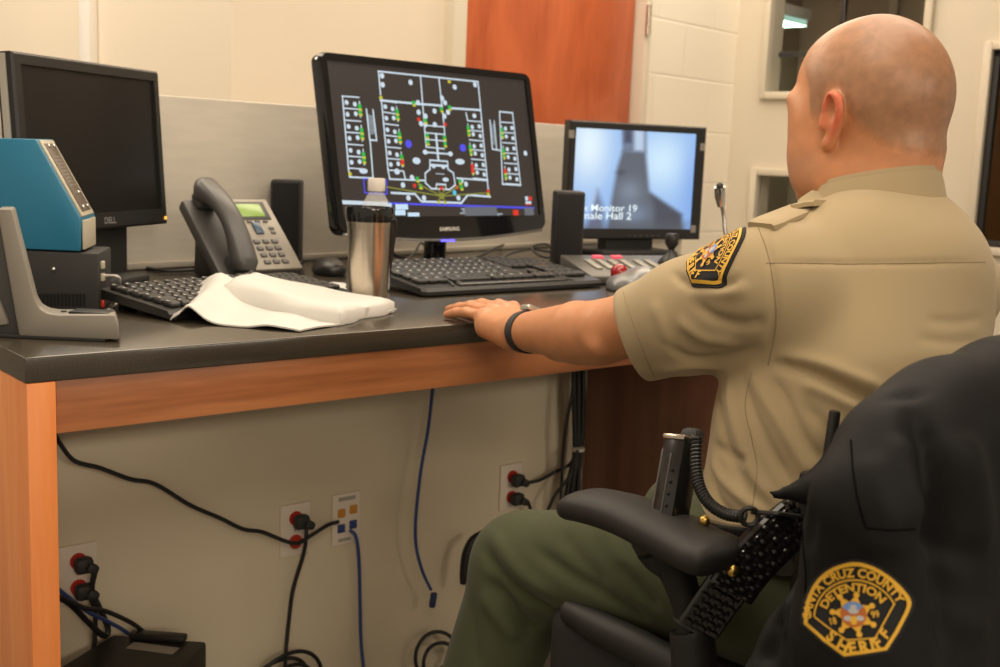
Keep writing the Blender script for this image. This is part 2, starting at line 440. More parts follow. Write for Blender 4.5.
# left return, going back from the outer corner
CL = C0 + XD * sL
def sC(px, py=40): return float((on_plane(px, py, CL, XD) - CL) @ YD)
wc = MB(); wc.box((0.06, 1.72, 1.35), (0.12, 3.2, 2.70))
wall_obj('wall_left', CREAM, CL, ANG, wc)
t0, t1 = sC(97.5), sC(87)
tr = MB().box((-0.012, (t0 + t1) / 2, 1.35), (0.03, abs(t1 - t0), 2.70), 0.004)
wall_obj('trim_1', mat('white_trim', (0.82, 0.78, 0.72), 0.5), CL, ANG, tr)
# right wall with observation windows: runs from the corner towards the camera
def pB(px, py): return on_plane(px, py, C0, XD)
def lB(px, py): p = pB(px, py); return float((p - C0) @ -YD), float(p[2])    # (along, z)
W1 = (lB(770, 60)[0], lB(925, 30)[0], lB(768, 92)[1], 2.25)
W2 = (lB(758, 190)[0], lB(850, 190)[0], 0.70, lB(758, 175)[1])
W3 = (lB(984, 150)[0], lB(984, 150)[0] + 0.75, lB(979, 246)[1], lB(998, 50)[1])
RB = ANG - math.pi / 2                              # local +x runs towards the camera, local +y is into the wall
def rect_wall(x0, x1, z0, z1, holes, y0, y1):
    m = MB(); X = sorted({x0, x1, *[h[0] for h in holes], *[h[1] for h in holes]}); Z = sorted({z0, z1, *[h[2] for h in holes], *[h[3] for h in holes]})
    for a, b in zip(X, X[1:]):
        for c, d in zip(Z, Z[1:]):
            if any(h[0] <= a and b <= h[1] and h[2] <= c and d <= h[3] for h in holes): continue
            m.box(((a + b) / 2, (y0 + y1) / 2, (c + d) / 2), (b - a, y1 - y0, d - c))
    return m
LB = W3[1] + 0.5
wr = rect_wall(0.0, LB, 0, 2.70, [W1, W2, W3], 0.0, 0.10)
wall_obj('wall_right', FRAMEP, C0, RB, wr)
for i, (a, b, c, d) in enumerate((W1, W2, W3), 1):
    wn = empty('window_%d' % i, C0 - YD * (a + b) / 2 + np.array([0, 0, c]), RB); struct(wn)
    hw_, hh = (b - a) / 2, d - c; fm = MB(); t = 0.03
    for cx, cz, sx, sz in ((-hw_ - t / 2, hh / 2, t, hh + 2 * t), (hw_ + t / 2, hh / 2, t, hh + 2 * t), (0, -t / 2, 2 * hw_, t), (0, hh + t / 2, 2 * hw_, t)):
        fm.box((cx, -0.012, cz), (sx, 0.03, sz), 0.004)
    fm.build('window_frame', FRAMEP, wn)
    if i == 3:
        g_ = MB()
        for cx, cz, sx, sz in ((-hw_ + .012, hh / 2, .024, hh), (hw_ - .012, hh / 2, .024, hh), (0, .012, 2 * hw_, .024), (0, hh - .012, 2 * hw_, .024)):
            g_.box((cx, 0.012, cz), (sx, 0.03, sz), 0.002)
        g_.build('window_gasket', BLACKM, wn)
    MB().box((0, 0.016, hh / 2), (2 * hw_, 0.006, hh)).build('window_pane', GLASSM if i < 3 else TINT, wn)
    if i == 1:
        bars = MB()
        for k in (0.42, 0.985): bars.box((-hw_ + 2 * hw_ * k, 0.085, hh / 2), (0.022, 0.02, hh))
        for z_ in (0.16, 0.42, 0.70): bars.box((0, 0.085, z_), (2 * hw_, 0.02, 0.022))
        bars.build('window_bars', mat('dark_bar_paint', (0.035, 0.032, 0.03), 0.5), wn)
# dim room behind the windows
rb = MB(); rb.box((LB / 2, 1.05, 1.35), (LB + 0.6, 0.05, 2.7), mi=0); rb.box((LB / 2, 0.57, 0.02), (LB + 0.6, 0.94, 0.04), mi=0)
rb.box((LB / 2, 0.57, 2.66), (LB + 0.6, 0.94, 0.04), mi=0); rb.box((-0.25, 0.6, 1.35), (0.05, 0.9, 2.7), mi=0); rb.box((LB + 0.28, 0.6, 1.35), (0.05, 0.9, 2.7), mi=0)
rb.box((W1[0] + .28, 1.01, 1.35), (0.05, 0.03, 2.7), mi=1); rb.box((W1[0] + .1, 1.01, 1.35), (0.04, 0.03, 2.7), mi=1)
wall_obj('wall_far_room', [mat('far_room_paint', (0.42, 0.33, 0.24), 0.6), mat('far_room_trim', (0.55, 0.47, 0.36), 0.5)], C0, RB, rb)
fx = empty('ceiling_light', on_plane(782, 17, C0 + XD * 0.40, XD), RB)
MB().box((0, 0, 0.02), (0.16, 0.28, 0.05), 0.01).build('housing', mat('white_enamel', (0.8, 0.8, 0.75), 0.4), fx)
MB().box((0, 0, -0.012), (0.13, 0.25, 0.02), 0.006).build('diffuser', emis('greenish_lamp', (0.34, 0.56, 0.45), 1.0), fx)
fl_ = area('ceiling_light_glow', (0, 0, 0), 0.13, 0.25, 1.2, (0.62, 1.0, 0.75)); fl_.parent = fx; fl_.location = (0, 0, -0.03)
tag(fx, 'small greenish lit ceiling lamp seen through the upper window', 'ceiling light')

# ================================================================== THE COUNTER
YK = 0.45                                            # wall of the knee space
P0 = on_z(180, 267, ZT); P1 = P0 + XD * 3.0
def yP(x): return P0[1] + (x - P0[0]) * XD[1] / XD[0]
PTOP = on_plane(313.5, 106.3, P0, YD)[2]
sEnd = 2.12
pt = MB(); pt.box((0.5 * (sEnd - 1.4), 0.03, PTOP / 2), (sEnd + 1.4, 0.06, PTOP), 0.004)
wall_obj('wall_partition', PARTM, np.array([P0[0], P0[1], 0]), ANG, pt)
tq = MB(); tq.box((0.5 * (sEnd - 1.4), -0.006, ZT + 0.008), (sEnd + 1.4, 0.012, 0.014), 0.002)
wall_obj('trim_2', mat('partition_ledge', (0.50, 0.45, 0.37), 0.6), np.array([P0[0], P0[1], 0]), ANG, tq)

XR = 1.43                                            # brown end panel
desk = empty('desk', (0.75, 0.3, 0))
tag(desk, 'long control room counter with dark stone top and maple apron', 'desk')
DO = (0.75, 0.3, 0)
TH = 0.034
xe = 2.2
MB().prism([(0, 0), (xe, 0), (xe, yP(xe) - 0.002), (0, yP(0) - 0.002)], (0, 0, ZT - TH), (1, 0, 0), (0, 1, 0), (0, 0, 1), TH, 0.003).build('worktop', COUNTER, desk, DO)
MB().box((XR / 2 + 0.02, 0.018, ZT - TH - 0.0355), (XR - 0.04, 0.022, 0.071), 0.001).build('apron', MAPLE_X, desk, DO)
MB().box((0.0195, 0.222, (ZT - TH) / 2), (0.037, 0.444, ZT - TH), 0.0015).build('end_panel', MAPLE_Z, desk, DO)
MB().box((XR + 0.0195, 0.222, (ZT - TH) / 2), (0.037, 0.444, ZT - TH), 0.0015).build('end_panel', WALNUT, desk, DO)
wk = MB().box(((XR + .04) / 2 + .02, YK + 0.03, (ZT - TH) / 2), (XR - 0.0, 0.06, ZT - TH - .002))
struct(wk.build('wall_kneespace', BEIGE))

# ================================================================== MONITORS
class Plane:
    """screen plane: centre c, yaw and backward tilt; u right, v up, n towards the viewer"""
    def __init__(s, c, yaw, tilt):
        s.c = np.array(c, float); s.u = np.array([math.cos(yaw), math.sin(yaw), 0]); b = np.array([-math.sin(yaw), math.cos(yaw), 0])
        s.v = math.cos(tilt) * np.array([0, 0, 1.0]) + math.sin(tilt) * b; s.n = np.cross(s.u, s.v); s.yaw = yaw; s.tilt = tilt
        s.R = Matrix([[*map(float, s.u)], [*map(float, s.v)], [*map(float, s.n)]]).transposed().to_4x4()
    def uv(s, px, py):
        p = on_plane(px, py, s.c, s.n); return np.array([(p - s.c) @ s.u, (p - s.c) @ s.v])
    def pt(s, u, v, w=0.0): return s.c + s.u * u + s.v * v + s.n * w
    def box(s, mb, u, v, w_, size, bev=0.0, mi=0): return mb.box(s.pt(u, v, w_), size, bev, s.R, mi)
    def quad(s, mb, pts, w_, mi): return mb.add([s.pt(a, b, w_) for a, b in pts], [tuple(range(len(pts)))], mi)
def frame_mb(pl, W, H, bl, br_, bt, bb, depth, bev, mi=0):
    """one-piece bezel ring: outer W x H, opening inset by the four widths"""
    m = MB(); o = [(-W / 2, -H / 2), (W / 2, -H / 2), (W / 2, H / 2), (-W / 2, H / 2)]
    i = [(-W / 2 + bl, -H / 2 + bb), (W / 2 - br_, -H / 2 + bb), (W / 2 - br_, H / 2 - bt), (-W / 2 + bl, H / 2 - bt)]
    vs = []
    for q, w_ in ((o, -depth), (o, -bev), ([(a * (1 - 2 * bev / W), b * (1 - 2 * bev / H)) for a, b in o], 0), (i, 0), (i, -0.006)):
        vs += [pl.pt(a, b, w_) for a, b in q]
    fs = [(3, 2, 1, 0)]
    for r in range(4):
        for k in range(4): fs.append((r * 4 + k, r * 4 + (k + 1) % 4, (r + 1) * 4 + (k + 1) % 4, (r + 1) * 4 + k))
    return m.add(vs, fs, mi)

# ---- left monitor: switched off, square, with a light grey side strip
M1 = Plane(CAM + .96 * (np.array((0.385, 0.745, 1.105)) - CAM), 0.62, 0.067)
M1c = [M1.uv(11.5, 46.3), M1.uv(158.4, 71.6), M1.uv(168.3, 223.5)]
W1_ = (M1c[1][0] - M1c[0][0] + M1c[2][0] - M1c[0][0]) / 2; H1_ = M1c[1][1] - M1c[2][1]
M1.c = M1.pt((M1c[0][0] + M1c[1][0] * .5 + M1c[2][0] * .5) / 2, (M1c[1][1] + M1c[2][1]) / 2)
mo = empty('monitor', (M1.c[0], M1.c[1] + 0.02, ZT)); MO = tuple(mo.location)
tag(mo, 'black square desktop monitor, switched off, behind the blue machine', 'monitor')
bz = frame_mb(M1, W1_, H1_, 0.020, 0.019, 0.020, 0.030, 0.030, 0.004)
hs = bz.build('housing', mat('monitor_black', (0.016, 0.015, 0.014), 0.42), mo, MO)
e_ = MB(); M1.box(e_, -W1_ / 2 - 0.002, 0, -0.019, (0.004, H1_ * .98, 0.013), 0.001); e_.build('side_strip', SILVER, mo, MO)
b_ = MB(); M1.box(b_, 0, 0.0, -0.052, (W1_ * .8, H1_ * .75, 0.05), 0.02); b_.build('back_cover', BLACKM, mo, MO)
s_ = MB(); M1.box(s_, 0, 0.005, -0.007, (W1_ - 0.036, H1_ - 0.046, 0.004)); s_.build('screen', mat('dark_lcd', (0.010, 0.009, 0.008), 0.35, spec=0.35), mo, MO)
l_ = MB(); M1.box(l_, W1_ / 2 - 0.010, -H1_ / 2 + 0.012, 0.001, (0.006, 0.006, 0.003), 0.001); l_.build('power_light', emis('amber_led', (1.0, 0.42, 0.05), 2.0), mo, MO)
vs_, fs_ = text_data('DELL', 0.017, 0.0004)
t_ = MB(); t_.add([M1.pt(a + 0.02, b - H1_ / 2 + 0.010, 0.0006) for a, b in vs_], fs_); t_.build('logo', mat('logo_grey', (0.22, 0.21, 0.2), 0.4), mo, MO)
n_ = MB(); bot = M1.pt(0, -H1_ / 2, -0.04)
n_.box((bot[0], bot[1] + .02, (bot[2] + ZT) / 2 + .03), (0.24, 0.05, bot[2] - ZT + .05), 0.012, Matrix.Rotation(M1.yaw, 4, 'Z')); n_.build('stand', BLACKM, mo, MO)
n_ = MB(); n_.box((bot[0], bot[1] + .01, ZT + 0.010), (0.22, 0.15, 0.018), 0.008, Matrix.Rotation(M1.yaw, 4, 'Z')); n_.build('base', BLACKM, mo, MO)

# ---- middle monitor: glossy, shows the cell-block floor plan
M2 = Plane((1.16, 0.70, 1.15), 0.071, 0.215)
q = [M2.uv(*p_) for p_ in ((315, 51), (528, 78), (545.6, 231.5), (333.5, 231.5))]
W2_ = ((q[1] - q[0])[0] + (q[2] - q[3])[0]) / 2; H2_ = ((q[0] - q[3])[1] + (q[1] - q[2])[1]) / 2
M2.c = M2.pt(np.mean([a[0] for a in q]) + .010, np.mean([a[1] for a in q]) + .004); H2_ += .008
mo = empty('monitor', (M2.c[0], M2.c[1] + 0.05, ZT)); MO = tuple(mo.location)
tag(mo, 'glossy black widescreen monitor showing a cell block floor plan', 'monitor')
# bezel with rounded corners and a bowed lower edge
def rrect(W, H, r, bow, n=6):
    P = []
    for cx, cy, a0 in ((W / 2 - r, H / 2 - r, 0), (-W / 2 + r, H / 2 - r, 90), (-W / 2 + r, -H / 2 + r, 180), (W / 2 - r, -H / 2 + r, 270)):
        for k in range(n + 1):
            a = math.radians(a0 + 90 * k / n); P.append([cx + r * math.cos(a), cy + r * math.sin(a)])
        if a0 == 180:
            for k in range(1, 16):
                t = k / 16; P.append([-W / 2 + r + (W - 2 * r) * t, -H / 2 - bow * math.sin(math.pi * t)])
    return P
bt_, bb_ = 0.018, 0.036; sides = 0.020
out = rrect(W2_, H2_, 0.022, 0.018); inn = rrect(W2_ - 2 * sides, H2_ - bt_ - bb_, 0.002, 0.0); dv = (bb_ - bt_) / 2
bm_ = MB(); n_ = len(out); vs_ = []
for P_, w_, sc_, ov in ((out, -0.030, 1, 0), (out, -0.008, 1, 0), (out, 0.0, 0.985, 0), (inn, 0.0, 1, dv), (inn, -0.008, 1, dv)):
    vs_ += [M2.pt(a * sc_, b * sc_ + ov, w_) for a, b in P_]
fs_ = [tuple(range(n_))[::-1]]
for r_ in range(4):
    for k in range(n_): fs_.append((r_ * n_ + k, r_ * n_ + (k + 1) % n_, (r_ + 1) * n_ + (k + 1) % n_, (r_ + 1) * n_ + k))
bm_.add(vs_, fs_); bm_.build('bezel', GLOSSB, mo, MO, smooth=50)
b_ = MB(); M2.box(b_, 0, 0.01, -0.050, (W2_ * .8, H2_ * .7, 0.05), 0.022); b_.build('back_cover', GLOSSB, mo, MO)
rim = MB(); ro = [p_ for p_ in out]
k0 = [k for k in range(n_) if out[k][1] < -H2_ / 2 + 0.001]
rim.tube([M2.pt(out[k][0], out[k][1] - 0.001, -0.006) for k in k0], 0.0035, 6, sub=2); rim.build('clear_rim', mat('clear_trim', (0.5, 0.5, 0.5), 0.1, metal=0.6), mo, MO)

def z3(x, y): return (300 + x * .3, 30 + y * .3)           # coordinates read in a 300x200 enlargement
def z7(x, y): return (420 + x * .15, 70 + y * .15)
SCR = MB(); HW, HH = W2_ / 2 - sides, (H2_ - bt_ - bb_) / 2
M2.quad(SCR, [(-HW, dv - HH), (HW, dv - HH), (HW, dv + HH), (-HW, dv + HH)], -0.0075, 0)
def clampuv(p): return np.array([min(max(p[0], -HW + .001), HW - .001), min(max(p[1], dv - HH + .001), dv + HH - .001)])
LAY = [0]
def sline(pts, width, mi, conv=z3):
    U = [clampuv(M2.uv(*conv(*p_))) for p_ in pts]
    for a, b in zip(U, U[1:]):
        d = b - a; L = np.linalg.norm(d)
        if L < 1e-6: continue
        d = d / L; nn = np.array([-d[1], d[0]]) * width / 2; a2 = a - d * width / 2; b2 = b + d * width / 2
        LAY[0] += 1
        M2.quad(SCR, [a2 - nn, b2 - nn, b2 + nn, a2 + nn], -0.0074 + 0.00012 * (mi + 1) + 1e-7 * LAY[0], mi)
def sblob(x, y, w_, h, mi, conv=z3, n=10):
    c = clampuv(M2.uv(*conv(x, y))); LAY[0] += 1
    ang = [2 * math.pi * (k + .5) / n for k in range(n)]
    M2.quad(SCR, [(c[0] + w_ / 2 * math.cos(a), c[1] + h / 2 * math.sin(a)) for a in ang], -0.0074 + 0.00012 * (mi + 1) + 1e-7 * LAY[0], mi)
def srect(x, y, w_, h, mi, conv=z3):
    c = clampuv(M2.uv(*conv(x, y))); LAY[0] += 1
    M2.quad(SCR, [(c[0] - w_ / 2, c[1] - h / 2), (c[0] + w_ / 2, c[1] - h / 2), (c[0] + w_ / 2, c[1] + h / 2), (c[0] - w_ / 2, c[1] + h / 2)], -0.0074 + 0.00012 * (mi + 1) + 1e-7 * LAY[0], mi)
LW = 0.0038
def lerp(a, b, t): return (a[0] + (b[0] - a[0]) * t, a[1] + (b[1] - a[1]) * t)
def cells(a0, a1, b0, b1, n, lwall=True, rwall=False, grn='r', red=()):
    """a0-a1 left wall top to bottom, b0-b1 right wall"""
    if lwall: sline([a0, a1], LW, 1)
    if rwall: sline([b0, b1], LW, 1)
    for k in range(n + 1):
        t = k / n; sline([lerp(a0, a1, t), lerp(b0, b1, t)], LW * .8, 1)
    for k in range(n):
        t = (k + .5) / n; a, b = lerp(a0, a1, t), lerp(b0, b1, t)
        near, far = (lerp(a, b, .22), lerp(a, b, .72)) if grn == 'r' else (lerp(a, b, .8), lerp(a, b, .3))
        sblob(near[0], near[1], .011, .011, 1); sblob(far[0], far[1] + 4 * (-1) ** k, .011, .011, 1)
        g = lerp(b0, b1, t + .24 * (-1) ** k / n * 1.2) if grn == 'r' else lerp(a0, a1, t + .24 * (-1) ** k / n * 1.2)
        c_ = 4 if k in red else 2
        srect(g[0], g[1], .0095, .0115, c_); srect(g[0] + 2, g[1] + 10, .009, .005, 3)
        sline([lerp(b0 if grn == 'r' else a0, b1 if grn == 'r' else a1, (k + .35) / n), lerp(b0 if grn == 'r' else a0, b1 if grn == 'r' else a1, (k + .65) / n)], LW * .7, 1)
cells((148, 218), (168, 458), (203, 222), (222, 462), 6)
sline([(168, 458), (172, 488), (250, 492), (240, 362)], LW, 1); sline([(228, 262), (239, 364), (262, 366), (250, 265)], LW, 1)
for k in range(5): sline([(233 + k * 4, 280 + k), (238 + k * 4, 345)], .0016, 7)
cells((278, 232), (300, 465), (327, 240), (350, 468), 6, red=(5,))
sline([(268, 135), (600, 170), (635, 540)], LW, 1); sline([(268, 135), (275, 212)], LW, 1); sline([(275, 232), (390, 243), (480, 250)], LW * 1.3, 1)
sline([(505, 258), (607, 265)], LW * 1.3, 1); sline([(408, 150), (420, 300), (427, 385)], LW, 1); sline([(470, 160), (487, 320), (492, 385)], LW, 1)
sline([(300, 465), (306, 495), (425, 500)], LW, 1); sline([(352, 470), (358, 496)], LW, 1)
for y_ in (315, 340, 362, 388): sline([(418 + (y_ - 300) * .1, y_), (488, y_ + 6)], LW * .8, 1)
sline([(460, 345), (468, 432)], LW * 1.6, 1); sline([(420, 405), (510, 412)], LW, 1); sblob(424, 405, .015, .012, 1); sblob(508, 411, .015, .012, 1)
sline([(440, 432), (498, 436), (500, 462), (518, 475), (524, 515), (505, 530), (445, 527), (425, 508), (424, 476), (440, 462), (440, 432)], LW, 1)
sline([(445, 448), (498, 452)], LW * 1.5, 1); sblob(452, 452, .012, .010, 1); sblob(484, 455, .012, .010, 1)
sline([(460, 528), (462, 512), (492, 514), (494, 530)], LW, 1); sline([(460, 477), (486, 479)], LW * .7, 7); sblob(492, 497, .020, .010, 1)
cells((565, 300), (585, 492), (612, 304), (632, 497), 6, lwall=False, grn='l', red=(4, 5))
sline([(560, 275), (566, 300)], LW, 1); sblob(588, 284, .013, .012, 1); sline([(530, 492), (632, 500)], LW, 1)
sline([(672, 270), (715, 274), (742, 516), (682, 512), (672, 270)], LW, 1)
cells((677, 305), (694, 510), (720, 308), (741, 514), 6, lwall=False, grn='l', red=(4,))
sline([(640, 300), (648, 395), (672, 399)], LW, 1); sline([(654, 302), (662, 396)], LW * .8, 1)
for k in range(3): sline([(644 + k * 4, 312), (650 + k * 4, 380)], .0016, 7)
sline([(312, 541), (390, 545), (412, 570), (545, 575), (566, 548), (640, 554)], LW * 1.3, 1)
for a in ((285, 520), (400, 512), (635, 541), (535, 520), (462, 520), (492, 520), (466, 570), (492, 572)): sline([(478, 552), a], LW * .8, 6)
sblob(478, 552, .018, .016, 6)
sline([(218, 494), (294, 498), (296, 545), (222, 541), (218, 494)], LW * .8, 5)
sline([(300, 576), (785, 592)], LW * 1.2, 5); sline([(143, 572), (302, 578)], LW * 2.2, 1)
for x_, y_, w_ in ((345, 588, .036), (340, 607, .030), (385, 616, .034), (300, 585, .02)): srect(x_, y_, w_, .012, 8)
for x_, y_ in ((375, 172), (522, 188), (280, 150), (282, 180), (590, 180), (400, 240), (402, 272), (425, 285), (410, 310), (425, 313), (480, 225), (490, 240), (488, 285), (500, 272), (455, 268), (456, 313), (380, 490), (350, 515), (368, 558), (420, 558), (535, 558), (545, 500), (758, 409), (560, 512)): sblob(x_, y_, .013, .013, 1)
sblob(395, 434, .024, .016, 1); sblob(540, 437, .030, .014, 1); sblob(218, 468, .024, .012, 1); sblob(330, 470, .016, .014, 1)
for x_, y_ in ((368, 378), (549, 391)): sblob(x_, y_, .020, .019, 5)
for x_, y_ in ((385, 241), (424, 300), (505, 256), (478, 262), (430, 350), (432, 372), (488, 357), (490, 378), (398, 495), (540, 503), (545, 522), (408, 518)): srect(x_, y_, .010, .010, 2); srect(x_ + 2, y_ + 8, .009, .005, 3)
for x_, y_ in ((402, 296), (490, 313), (388, 517), (530, 523), (478, 526), (634, 536), (265, 507)): srect(x_, y_, .009, .008, 4)
for x_, y_ in ((276, 223), (504, 170), (173, 478), (282, 520), (634, 546), (470, 572), (490, 573)): srect(x_, y_, .009, .007, 3)
sblob(521, 541, .012, .013, 9)
srect(610, 609, .105, .030, 10)
for k, (a, b) in enumerate(((545, 660), (550, 640), (540, 680), (560, 670), (575, 650))): sline([(a, 595 + k * 7), (b, 598 + k * 7)], .0030, 7)
srect(770, 610, .032, .028, 10); sblob(726, 610, .026, .024, 4, n=4); sblob(726, 610, .018, .010, 3)
srect(762, 560, .010, .010, 1); srect(774, 560, .011, .010, 4); srect(768, 574, .020, .007, 1); srect(768, 580, .020, .003, 4)
pal = [((0.036, 0.027, 0.023), 1), ((0.60, 0.71, 0.80), 1), ((0.02, 0.45, 0.06), 1), ((0.60, 0.55, 0.03), 1), ((0.75, 0.03, 0.015), 1), ((0.08, 0.08, 0.80), 1), ((0.24, 0.25, 0.04), 1), ((0.40, 0.47, 0.52), 1), ((0.58, 0.76, 0.92), 1), ((0.10, 0.55, 0.75), 1), ((0.13, 0.14, 0.16), 1)]
SCR.build('screen', [emis('plan_colour_%s' % n, c, s) for n, (c, s) in zip(('background', 'line', 'green', 'yellow', 'red', 'blue', 'olive', 'grey', 'button', 'cyan', 'panel'), pal)], mo, MO, smooth=0)
vs_, fs_ = text_data('SAMSUNG', 0.0125, 0.0003, spacing=1.1)
bc = M2.uv(449.5, 229); t_ = MB(); t_.add([M2.pt(a + bc[0], b + bc[1] - .004, 0.0008) for a, b in vs_], fs_); t_.build('logo', mat('logo_silver', (0.75, 0.72, 0.66), 0.3), mo, MO)
bc = M2.uv(448, 241); t_ = MB(); M2.box(t_, bc[0], bc[1] + .001, 0.000, (0.042, 0.005, 0.004), 0.0015); t_.build('power_light', emis('blue_led', (0.12, 0.10, 1.0), 2.5), mo, MO)
st = MB(); a = M2.pt(0, -H2_ / 2 + 0.02, -0.05); st.tube([(a[0], a[1], a[2] + .05), (a[0], a[1] + .005, (a[2] + ZT) / 2), (a[0], a[1] + .005, ZT + .012)], 0.027, 14); st.build('stand', GLOSSB, mo, MO)
st = MB(); st.lathe([(0.0, 0.0), (0.13, 0.0), (0.128, 0.010), (0.06, 0.018), (0.0, 0.020)], (a[0], a[1] + .005, ZT + .001), 36); st.build('base', GLOSSB, mo, MO)

# ---- right monitor: camera view of an empty hallway
M3 = Plane((1.99, 0.87, 1.08), -0.22, 0.0)
q = [M3.uv(*p_) for p_ in ((567.6, 118.5), (708, 128.5), (698, 242.5), (560.5, 236))]
W3_ = ((q[1] - q[0])[0] + (q[2] - q[3])[0]) / 2; H3_ = ((q[0] - q[3])[1] + (q[1] - q[2])[1]) / 2
M3.c = M3.pt(np.mean([a[0] for a in q]) + .008, np.mean([a[1] for a in q])); W3_ -= .012
mo = empty('monitor', (M3.c[0], M3.c[1] + 0.05, ZT)); MO = tuple(mo.location)
tag(mo, 'black square monitor showing a bluish camera view of a hallway', 'monitor')
ub = [M3.uv(*p_) for p_ in ((577, 127), (698.7, 134.8), (689.6, 228.8), (571, 229))]
bl_, br2 = ub[0][0] * .5 + ub[3][0] * .5 + W3_ / 2, W3_ / 2 - (ub[1][0] + ub[2][0]) / 2
bt3, bb3 = H3_ / 2 - (ub[0][1] + ub[1][1]) / 2, (ub[2][1] + ub[3][1]) / 2 + H3_ / 2
frame_mb(M3, W3_, H3_, bl_, br2, bt3, bb3, 0.035, 0.004).build('housing', MATS['monitor_black'], mo, MO)
b_ = MB(); M3.box(b_, 0, 0, -0.06, (W3_ * .75, H3_ * .7, 0.05), 0.02); b_.build('back_cover', BLACKM, mo, MO)
cx3, cy3 = (bl_ - br2) / 2, (bb3 - bt3) / 2; w3, h3 = W3_ - bl_ - br2, H3_ - bt3 - bb3
# the pictured hallway as glowing pixels of the display
def zc(x, y): return (540 + x / 3.509, 100 + y / 3.509)
def to_img(p_): u_, v_ = M3.uv(*zc(*p_)); return ((u_ - cx3) / w3 + .5, (v_ - cy3) / h3 + .5)
NX, NY = 96, 72
gx, gy = np.meshgrid(np.linspace(0, 1, NX), np.linspace(0, 1, NY), indexing='ij')
img = np.zeros((NX, NY, 3)); img[:] = (0.30, 0.50, 0.86)
def blob(px, py, rx, ry, col, s):
    global img
    c = to_img((px, py)); k = np.exp(-((gx - c[0]) / rx) ** 2 - ((gy - c[1]) / ry) ** 2)[..., None] * s; img = img * (1 - k) + np.array(col) * k
def poly(pts, col, soft, s=1.0):
    global img
    Q = np.array([to_img(p_) for p_ in pts]); inside = np.zeros(gx.shape, bool); d = np.full(gx.shape, 9.0)
    for (x0, y0), (x1, y1) in zip(Q, np.roll(Q, -1, 0)):
        c = ((y0 > gy) != (y1 > gy)) & (gx < (x1 - x0) * (gy - y0) / (y1 - y0 + 1e-9) + x0); inside ^= c
        t = np.clip(((gx - x0) * (x1 - x0) + (gy - y0) * (y1 - y0)) / ((x1 - x0) ** 2 + (y1 - y0) ** 2 + 1e-12), 0, 1)
        d = np.minimum(d, np.hypot(gx - x0 - t * (x1 - x0), gy - y0 - t * (y1 - y0)))
    k = (np.clip(np.where(inside, d, -d) / soft * .5 + .5, 0, 1) * s)[..., None]; img = img * (1 - k) + np.array(col) * k
blob(175, 160, .17, .38, (0.80, 0.93, 1.0), .95); blob(430, 215, .22, .32, (0.66, 0.86, 1.0), .9); blob(540, 330, .10, .5, (0.20, 0.36, 0.80), .6)
poly([(290, 100), (378, 100), (378, 182), (292, 182)], (0.16, 0.20, 0.30), .015); poly([(335, 102), (368, 102), (368, 178), (335, 178)], (0.50, 0.62, 0.80), .02)
poly([(300, 105), (325, 105), (325, 150), (300, 150)], (0.06, 0.07, 0.12), .02)
poly([(292, 178), (376, 182), (388, 325), (500, 402), (500, 462), (238, 462), (250, 370), (275, 232)], (0.115, 0.130, 0.165), .02)
poly([(388, 325), (500, 402), (500, 462), (405, 462), (402, 370)], (0.070, 0.075, 0.10), .03)
blob(318, 320, .10, .12, (0.26, 0.32, 0.42), .6); blob(330, 400, .12, .10, (0.24, 0.32, 0.46), .6); blob(285, 255, .04, .03, (0.04, 0.045, 0.06), .6)
poly([(204, 312), (228, 385), (226, 460), (160, 460), (184, 385)], (0.15, 0.17, 0.28), .03); poly([(232, 225), (238, 240), (205, 312), (180, 400), (170, 380)], (0.55, 0.68, 0.9), .02, .5)
poly([(240, 432), (520, 432), (520, 470), (110, 470), (110, 440)], (0.10, 0.11, 0.13), .06, .7)
scr = MB(); pts_ = [M3.pt(cx3 + (x_ - .5) * w3, cy3 + (y_ - .5) * h3, -0.005) for x_, y_ in zip(gx.ravel(), gy.ravel())]
fq = [(i * NY + j, (i + 1) * NY + j, (i + 1) * NY + j + 1, i * NY + j + 1) for i in range(NX - 1) for j in range(NY - 1)]
scr.add(pts_, fq, 0)
for s_t, a_, b_, hgt in (('Aux Monitor 19', (108, 392), (342, 392), 0), ('Female Hall 2', (108, 418), (322, 420), 0)):
    u0, u1 = M3.uv(*zc(*a_)), M3.uv(*zc(*b_)); vs_, fs_ = text_data(s_t, 1.0, 0.004, 'LEFT'); wd = max(v_[0] for v_ in vs_)
    k_ = (u1[0] - u0[0]) / wd
    scr.add([M3.pt(u0[0] + a * k_, u1[1] + b * k_ * .80, -0.0035) for a, b in vs_], fs_, 1)
so = scr.build('screen', [mat('hallway_display', (0.005, 0.005, 0.005), 0.3), emis('display_text', (0.85, 0.97, 1.0), 1.1)], mo, MO, smooth=0)
ca = so.data.color_attributes.new('pix', 'FLOAT_COLOR', 'POINT'); c4 = np.ones((len(so.data.vertices), 4), np.float32); c4[:NX * NY, :3] = img.reshape(-1, 3); ca.data.foreach_set('color', c4.ravel())
nt = MATS['hallway_display'].node_tree; at_ = nt.nodes.new('ShaderNodeAttribute'); at_.attribute_name = 'pix'
nt.links.new(at_.outputs['Color'], nt.nodes['Principled BSDF'].inputs['Emission Color']); nt.nodes['Principled BSDF'].inputs['Emission Strength'].default_value = 1.0
for px_, py_ in ((571.5, 134), (702.5, 147), (693, 229)):
    u_ = M3.uv(px_, py_); t_ = MB(); M3.box(t_, u_[0], u_[1], 0.0006, (0.018, 0.022, 0.001)); t_.build('tape', mat('clear_tape', (0.30, 0.27, 0.23), 0.3), mo, MO)
bt_row = MB()
for k in range(6): M3.box(bt_row, -0.02 + k * .02, -H3_ / 2 + .010, .001, (.009, .005, .003), .001)
bt_row.build('button_row', DGREY, mo, MO)
